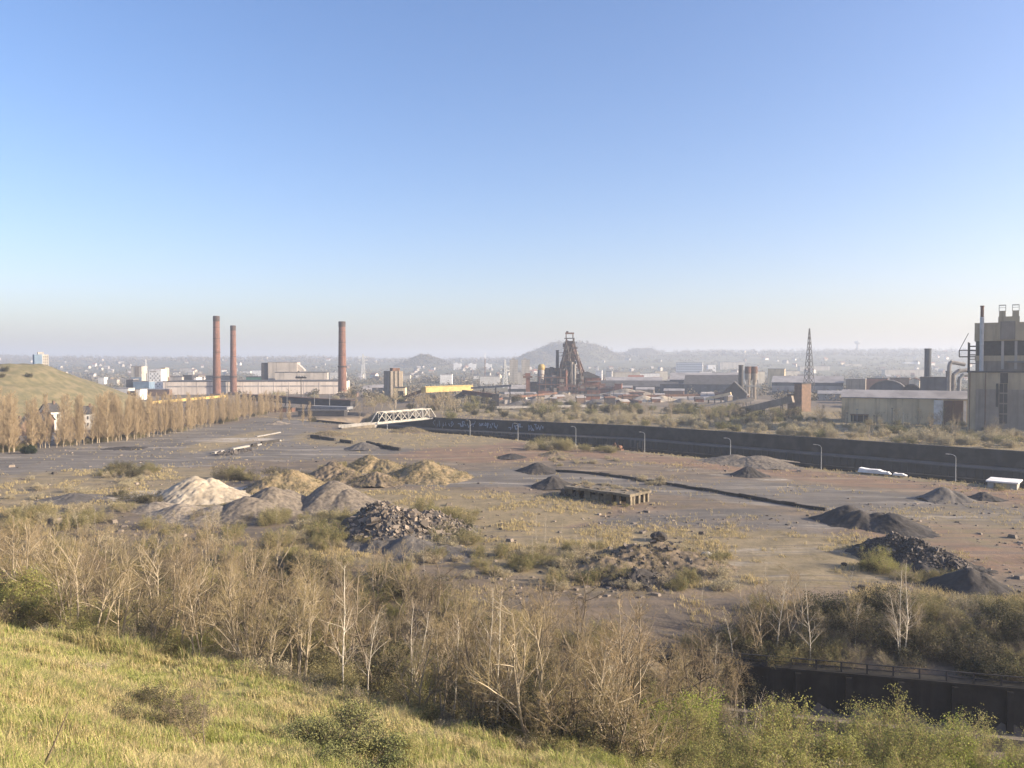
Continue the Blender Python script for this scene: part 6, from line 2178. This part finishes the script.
# upper block
ux0 = 3.2
MB().box(ux0, 70, 5, 32, H1 + .002, H2 - 9.5).build('upper_wall', M['clad_panel'], t)
MB().box(ux0 - .6, 70.2, 4.4, 32.6, H2 - 9.498, H2).build('upper_band', M['factory_clad'], t)
MB().box(ux0 - .3, 70.1, 4.7, 5.2, H2 - 20.0, H2 - 17.2).build('yellow_band', M['factory_clad'], t)
MB().box(ux0 + .4, 70.1, 4.8, 5.1, H2 - 17.1, H2 - 9.6).build('window_band', M['window_hole'], t)
for x in (14.6, 20.4, 27, 33):
    MB().box(x, x + 1.2, 3.9, 4.7, H1 + 1, H2 - 9.55).build('pilaster', M['clad_upper'], t)
MB().box(ux0 + 14, 70.15, 2.8, 4.98, H1 + 4.4, H1 + 5.0).build('gangway', M['steel_grey'], t)
H3 = W(1005, 312.5, 412).z - zb_
MB().box(13.1, 22.4, 3.6, 24, H2 - 9.2, H3 - 3).build('penthouse', M['factory_clad'], t)
MB().box(14.0, 20.6, 3.3, 3.7, H2 - 9.0, H3 - 5.5).build('penthouse_panel', M['clad_panel'], t)
for x in (13.4, 19.2):
    MB().box(x, x + 2.9, 4, 10, H3 - 3 + .002, H3).build('roof_house', M['factory_clad'], t)
    mb = MB()
    for xx_ in (x, x + 2.9):
        mb.beam((xx_, 4, H3), (xx_, 4, H3 + 3), .22, .22).beam((xx_, 9, H3), (xx_, 9, H3 + 3), .22, .22)
    mb.beam((x, 4, H3 + 3), (x + 2.9, 4, H3 + 3), .22, .22).beam((x, 4, H3 + 1.6), (x + 2.9, 4, H3 + 1.6), .18, .18).beam((x, 9, H3 + 3), (x + 2.9, 9, H3 + 3), .22, .22)
    mb.build('roof_railing', M['steel_grey'], t)
mb = MB()
for yv in (6, 14, 22):
    mb.beam((ux0 - 3.4, yv, H1), (ux0 - 3.4, yv, H2 - 10), .5, .5)
    for z in np.linspace(H1 + 4, H2 - 12, 5):
        mb.beam((ux0 - 3.4, yv, z), (ux0 + .1, yv, z), .35, .35)
for z in np.linspace(H1 + 4, H2 - 12, 5):
    mb.beam((ux0 - 3.4, 6, z), (ux0 - 3.4, 22, z), .35, .35)
mb.beam((ux0 - 7.5, 6, H1 + 7.5), (ux0, 6, H1 + 7.5), .6, .6).beam((ux0 - 7.5, 6, H1 + 11), (ux0, 6, H1 + 11), .5, .5).beam((ux0 - 7.5, 6, H1 + 7.5), (ux0 - 7.5, 6, H1 + 11), .5, .5).beam((ux0 - 7.5, 6, H1 + 11), (ux0 - 3.4, 6, H1 + 20), .3, .3)
mb.build('stair_frame', M['steel_dark'], t)
Hs = W(981.5, 306, 404).z - zb_
MB().lathe([(.95, H1), (.95, Hs - 6), (.9, Hs - 5.9)], 14, 6.0, 1.6).build('flue', M['galv'], t)
MB().lathe([(.8, Hs - 6.1), (.8, Hs - .6), (1.0, Hs - .5), (1.0, Hs), (.6, Hs)], 14, 6.0, 1.6).build('flue_tip', M['rust'], t)
for x in (1.0, 8.0, 40.0):
    MB().tube((x, -.5, 0), (x, -.5, H1 - 1), .22, .22, 8).build('downpipe', M['rust'], t)

# --- water tower on the far ridge
p = W(857.5, 341.3, 5200)
z0 = gzs(p.x, 5200)
t = thing('water_tower', 'mushroom shaped water tower on the far right ridge', 'water tower', (p.x, 5200, z0))
H = p.z - z0
MB().lathe([(8, -20), (7, H * .62), (9, H * .68), (19, H * .80), (20, H * .84), (20, H * .93), (17, H)], 20).build('tank', M['concrete'], t)
MB().lathe([(2, H), (1.2, H + 8)], 8).build('aerial', M['steel_grey'], t)

# ------------------------------------------------------------------ slag hills and green hill
def hill(name, cx, cy, rx, ry, h, mat, seed, power=1.0, top=.0, ridge=None, z0=0.0, n=90):
    ax = np.linspace(-1.25, 1.25, n)
    X, Y = np.meshgrid(ax, ax)
    r = np.hypot(X, Y) * (1 + .16 * (fbm(X * 2 + 9, Y * 2 + 9, seed) - .5))
    f = np.clip(1 - (r - top) / (1 - top), 0, 1)
    Z = h * np.minimum(1, f) ** power
    Z = np.where(r < top, h, Z)
    Z = Z * (1 + .10 * (fbm(X * 3, Y * 3, seed + 3) - .5)) + (fbm(X * 14, Y * 14, seed + 5) - .5) * h * .035
    if ridge is not None:
        Z = Z * (1 - ridge * (X + .2))
    Z = np.where(r > 1.15, -6, Z - 1.2)
    idx = np.arange(n * n).reshape(n, n)
    q_ = np.stack([idx[:-1, :-1], idx[:-1, 1:], idx[1:, 1:], idx[1:, :-1]], -1).reshape(-1, 4)
    o = link_me(name, np_mesh(name, np.stack([X * rx, Y * ry, Z], -1).reshape(-1, 3), q_), mat, smooth=True)
    o.location = (cx, cy, z0)
    return structure(o), lambda x, y: None


M['hill_green'] = surf('hill_turf', (.115, .108, .057), (.195, .162, .092), .16, .95, bumps=.6)
M['hill_far'] = surf('wooded_slope', (.105, .10, .06), (.065, .062, .042), .02, .95)


def wood(name, label, pts, size, g, mat='far_wood', kind='stuff', hs=1.0):
    """a mass of far crowns: each one a small cloud of leaf clumps on a stem"""
    n = len(pts)
    per = 26
    base = np.repeat(pts, per, 0)
    sz = np.repeat(size * g.uniform(.6, 1.3, n), per)[:, None]
    off = g.normal(0, .32, (n * per, 3))
    off[:, 2] = np.abs(off[:, 2]) * 1.15 * hs + .12
    c = base + off * sz
    v, tr = leaves_np(c, 1.0, g)
    v = (v.reshape(-1, 4, 3) - c[:, None]) * (sz[:, None] * .17) + c[:, None]
    o = link_me(name, np_mesh(name, v.reshape(-1, 3), None, tr), M[mat])
    return tag(o, label, 'wood', kind=kind)


gx, gy = W(8, 366, 560).x, 575.0
hill('hill', gx, gy, 77, 150, 38, M['hill_green'], 3, power=.85, top=.14)
g2 = np.random.default_rng(21)
def slagheap(px, top, d, halfpx, h_extra, seed, top_f, power, ridge=None, z0=0):
    p = W(px, top, d)
    r = halfpx / F * d
    hill('hill', p.x, d, r, r * .8, p.z - z0 + 3, M['hill_far'], seed, power=power, top=top_f, ridge=ridge, z0=z0)
    n = 900
    a, rr_ = g2.uniform(0, 6.28, n), np.sqrt(g2.uniform(0, 1, n)) * 1.02
    return p.x + np.cos(a) * rr_ * r, d + np.sin(a) * rr_ * r * .8


slagheap(574, 344, 3900, 68, 0, 5, .34, .9, ridge=.10, z0=20)
slagheap(642, 349.8, 4600, 44, 0, 8, .2, .85, z0=40)
slagheap(424, 356, 3400, 38, 0, 11, .10, .95, z0=20)
slagheap(536, 353, 3700, 34, 0, 14, .2, .9, z0=20)


# crowns over the valley floor, the town and the slopes
bpy.context.view_layer.update()
dg = bpy.context.evaluated_depsgraph_get()
HILLS = [o for o in COL.objects if o.get('kind') == 'structure' and o.name.startswith('hill')]


def top_zs(x, y):
    z = gz(x, y)
    for o in HILLS:
        hx, hy = x - o.location.x, y - o.location.y
        for i in np.nonzero((np.abs(hx) < o.dimensions.x / 2) & (np.abs(hy) < o.dimensions.y / 2))[0]:
            ok, loc, _, _ = o.ray_cast(Vector((hx[i], hy[i], 500)), Vector((0, 0, -1)))
            if ok:
                z[i] = max(z[i], loc.z + o.location.z)
    return z


def top_z(x, y): return float(top_zs(np.array([x]), np.array([y]))[0])


def far_points(n, d0, d1, dens_seed, thr, px0=-30, px1=1054):
    m = n * 5
    d = np.where(g2.random(m) < .35, g2.uniform(d0, d1, m), 1 / g2.uniform(1 / d1, 1 / d0, m))
    x = (g2.uniform(px0, px1, m) - 512) / F * d
    k = fbm(x * .006, d * .003, dens_seed, 3) > thr
    x, d = x[k][:n], d[k][:n]
    return np.stack([x, d, top_zs(x, d)], 1)


# brush on the green hill
for i in range(64):
    a = g2.uniform(0, 6.28)
    x, y = gx - 26 + g2.normal(0, 20), gy - 60 + g2.normal(0, 28)
    if i > 48:
        x, y = gx - g2.uniform(18, 60), gy - g2.uniform(10, 110)
    elif i > 24:
        x, y = gx + g2.uniform(-70, 40), gy - 120 + g2.normal(0, 12)
    shrub('far_dark' if i % 3 else 'far_olive', x, y, rng.uniform(.5, 1.0), 'hill_brush', 'dark brush on the near flank and crown of the green hill', 'brush on the green hill', z=top_z(x, y) - .2)


wood('far_trees', 'grey brown trees filling the gaps between the works and the town', far_points(1500, 720, 1700, 51, .46), 7.5, g2)
wood('far_trees', 'hazy trees covering the town slopes', far_points(3800, 1500, 4200, 52, .42), 11, g2)
wood('far_trees', 'faint bluish woods along the far ridge', far_points(3400, 3800, 5800, 53, .34), 18, g2)
for o in HILLS[1:]:
    n = 2400 if o.dimensions.x > 500 else 1100
    x = o.location.x + g2.uniform(-.5, .5, n * 2) * o.dimensions.x
    y = o.location.y + g2.uniform(-.5, .3, n * 2) * o.dimensions.y
    z = top_zs(x, y)
    k = z > gz(x, y) + 3
    pts = np.stack([x, y, z], 1)[k][:n]
    pts[:, 2] -= 2
    wood('far_trees', 'bare woods covering a far slag hill', pts, 9, g2)

# ------------------------------------------------------------------ houses of the town
roofm = ['roof_tile', 'roof_tile', 'roof_dark', 'roof_grey', 'roof_red']
wallm = ['town_wall', 'town_wall', 'render_white', 'render_cream', 'brick_wall']
HOUSES = []
for wmn in wallm:
    for rmn in roofm[1:]:
        w_, dp, h_ = rng.uniform(9, 15), rng.uniform(8, 10), rng.uniform(5.5, 8)
        r_ = dp * .4
        a = MB().prism([(0, -3), (dp, -3), (dp, h_), (dp / 2, h_ + r_), (0, h_)], 'x', -w_ / 2, w_ / 2).build('wall', M[wmn])
        b_ = MB().prism([(-.5, h_ - .2), (dp / 2, h_ + r_ + .05), (dp + .5, h_ - .2), (dp + .5, h_ + .3), (dp / 2, h_ + r_ + .5), (-.5, h_ + .3)], 'x', -w_ / 2 - .4, w_ / 2 + .4).build('roof', M[rmn])
        HOUSES.append((a.data, b_.data))
        bpy.data.objects.remove(a)
        bpy.data.objects.remove(b_)
for i in range(285):
    d = 1 / g2.uniform(1 / 4400, 1 / 1650)
    px = g2.uniform(-10, 1034)
    x = (px - 512) / F * d
    z = top_z(x, d)
    if z > gzs(x, d) + 6:
        continue
    t = thing('town_house', 'small pale town house far off in the hazy valley', 'house', (x, d, z + .5), g2.uniform(-1.2, .6), 'houses of the far town')
    s = g2.uniform(.65, 1.1) * (1 + d / 12000)
    t.scale = (s * g2.uniform(.8, 1.6), s, s)
    a, b_ = rng.choice(HOUSES)
    for nm, me in (('wall', a), ('roof', b_)):
        o = bpy.data.objects.new(nm, me)
        COL.objects.link(o)
        o.parent = t
bl = 0
for (px0, px1, row, d) in ((885, 930, 369.5, 2100), (655, 668, 371, 1700), (708, 716, 364, 2600), (990, 1010, 372, 1800), (720, 745, 362, 2700), (770, 800, 371, 2000), (640, 660, 373, 1500), (330, 345, 372, 1800), (392, 410, 375, 1600), (20, 30, 372, 2200),
                           (252, 262, 370, 2200), (240, 250, 371, 2500), (180, 192, 368, 2600), (745, 765, 371, 1500), (700, 712, 371, 1450), (940, 958, 362, 3200), (610, 640, 371.5, 1420), (556, 590, 372, 1800), (440, 452, 374, 1500), (480, 500, 376, 1400), (800, 830, 366, 2600), (845, 862, 364, 2900), (905, 920, 362, 3100)):
    bl += 1
    x0, w, h, zb_ = front(px0, px1, row, d)
    if h < 5:
        h = 6 + (bl % 4)
    t = thing('town_block', 'pale flat roofed building far off in the hazy town', 'building', (x0, d, zb_), 0, 'flat roofed buildings of the far town')
    hh_ = min(h, 26)
    MB().box(0, w, 0, 18, -6, hh_ - .8).build('wall', M[['render_white', 'tower_pale', 'render_cream', 'white_paint'][bl % 4]], t)
    MB().box(-.4, w + .4, -.4, 18.4, hh_ - .798, hh_).build('roof', M['roof_grey'], t)

# ------------------------------------------------------------------ scrub beyond the canal
def bank(n, px0, px1, d_off0, d_off1, kinds, s0, s1, name, label, group):
    """plants standing a given distance behind the far canal wall"""
    k = 0
    while k < n:
        px = rng.uniform(px0, px1)
        m = (px - 512) / F
        d = 505 / (1 + m)
        for _ in range(3):
            d = float(far_c(m * d - d)) / (1 + m)
        d += rng.uniform(d_off0, d_off1)
        x = m * d
        k += 1
        shrub(rng.choice(kinds), x, d, rng.uniform(s0, s1), name, label, group)


bank(150, 520, 1060, 6, 75, ['far_dry', 'far_dry', 'far_dry', 'far_olive'], .4, 1.0, 'bank_bush', 'pale straw coloured bush on the waste ground beyond the canal', 'bushes beyond the canal')
bank(36, 430, 560, 30, 160, ['far_dry', 'far_olive', 'far_dark'], .5, 1.0, 'bank_bush', 'bush on the far bank right of the truss bridge', 'bushes right of the truss bridge')
bank(70, 530, 800, 85, 200, ['far_dark', 'far_olive', 'far_olive'], .8, 1.4, 'bank_thicket', 'dark thicket between the canal waste ground and the works', 'dark thickets before the works')
bank(40, 690, 1000, 60, 130, ['far_dark', 'far_olive', 'far_dry'], .4, .8, 'bank_thicket', 'mixed thicket in front of the right hand works', 'thickets before the shed')
bank(26, 560, 1000, 8, 50, ['far_dry'], .8, 1.25, 'bank_bush', 'tall pale bush on the waste ground beyond the canal', 'tall bushes beyond the canal')
for i in range(46):
    px = rng.uniform(225, 520)
    d = rng.uniform(560, 840)
    x = (px - 512) / F * d
    if x + d < 520:
        continue
    shrub(rng.choice(['far_dark', 'far_olive', 'far_dry']), x, d, rng.uniform(.9, 1.7), 'works_thicket', 'brown thicket around the conveyors left of the furnace', 'thickets round the left works')
for i in range(34):
    px, d = rng.uniform(345, 470), rng.uniform(540, 640)
    tree('bare', (px - 512) / F * d, d, rng.randrange(7), 'bare_tree', 'bare tree in the thicket right of the lone brick chimney', 'bare trees by the left works', rng.uniform(1.1, 1.7))
for i in range(80):
    px = rng.uniform(520, 1000)
    m = (px - 512) / F
    d = 515 / (1 + m) + rng.uniform(15, 120)
    tree('bare', m * d, d, rng.randrange(7), 'bare_tree', 'pale bare tree among the bushes beyond the canal', 'bare trees beyond the canal', rng.uniform(.7, 1.3))
for i, (px, top, d) in enumerate(((553, 405, 610), (566, 407, 600), (627, 404, 560), (653, 405, 540), (671, 409, 520), (700, 409, 500), (745, 410, 500), (440, 400, 640), (455, 398, 660), (480, 396, 640), (505, 400, 620), (522, 402, 620))):
    p = W(px, top, d)
    z0 = gzs(p.x, d)
    H = p.z - z0
    t = thing('works_lamp', 'thin lamp post among the thickets in front of the works', 'lamp post', (p.x, d, z0), R(180), 'lamp posts before the works')
    MB().tube((0, 0, -.5), (0, 0, H), .2, .13, 6).build('pole', M['steel_grey'], t)
    MB().tube((0, 0, H), (1.8, 0, H + .3), .1, .08, 6).box(1.6, 2.6, -.2, .2, H + .2, H + .45).build('lamp_head', M['galv'], t)


# ------------------------------------------------------------------ air, sky, sun
SUN_AZ, SUN_EL = 101.0, 20.0          # degrees clockwise from the view direction, and above the horizon
hz = MB().box(-7400, 7400, -260, 9300, -13, 210).build('haze', [])
hm = bpy.data.materials.new('haze')
hm.use_nodes = True
nt = hm.node_tree
nt.nodes.remove(nt.nodes['Principled BSDF'])
pv = N(nt, 'ShaderNodeVolumePrincipled')
pv.inputs['Color'].default_value = (.73, .82, .97, 1)
pv.inputs['Density'].default_value = 2.1e-4
pv.inputs['Anisotropy'].default_value = .15
L(nt, pv.outputs[0], nt.nodes['Material Output'].inputs['Volume'])
hz.data.materials.append(hm)
tag(hz, 'pale blue haze lying over the valley and the far hills', 'haze', kind='stuff')

world = bpy.data.worlds.new('World')
scene.world = world
world.use_nodes = True
nt = world.node_tree
bg = nt.nodes['Background']
sky = N(nt, 'ShaderNodeTexSky', sky_type='NISHITA', sun_disc=False)
sky.sun_elevation = R(SUN_EL)
sky.sun_rotation = R(SUN_AZ)
sky.altitude = 150
hs = N(nt, 'ShaderNodeHueSaturation', Saturation=1.2)
L(nt, sky.outputs[0], hs.inputs['Color'])
sky.air_density = 1.0
sky.dust_density = 2.2
sky.ozone_density = 1.6
L(nt, mix(nt, 1.0, hs.outputs[0], (1.04, .955, 1.07), 'MULTIPLY'), bg.inputs['Color'])
bg.inputs['Strength'].default_value = .103

sd = bpy.data.lights.new('sun', 'SUN')
sd.energy = 5.0
sd.angle = R(.5)
sd.color = (1, .85, .64)
so = bpy.data.objects.new('sun', sd)
COL.objects.link(so)
tosun = Vector((math.cos(R(SUN_EL)) * math.sin(R(SUN_AZ)), math.cos(R(SUN_EL)) * math.cos(R(SUN_AZ)), math.sin(R(SUN_EL))))
so.rotation_euler = tosun.to_track_quat('Z', 'Y').to_euler()
so.location = tosun * 300

vs_ = scene.view_settings
vs_.view_transform = 'Standard'
vs_.look = 'None'
vs_.exposure = 1.22
vs_.gamma = 1
cy = scene.cycles
cy.use_denoising = True
cy.denoiser = 'OPENIMAGEDENOISE'
cy.denoising_input_passes = 'RGB_ALBEDO_NORMAL'
cy.denoising_prefilter = 'ACCURATE'
cy.max_bounces = 5
cy.diffuse_bounces = 2
cy.glossy_bounces = 2
cy.transmission_bounces = 2
cy.transparent_max_bounces = 4
cy.volume_bounces = 0
cy.use_adaptive_sampling = True
cy.adaptive_threshold = .015
cy.sample_clamp_indirect = 4
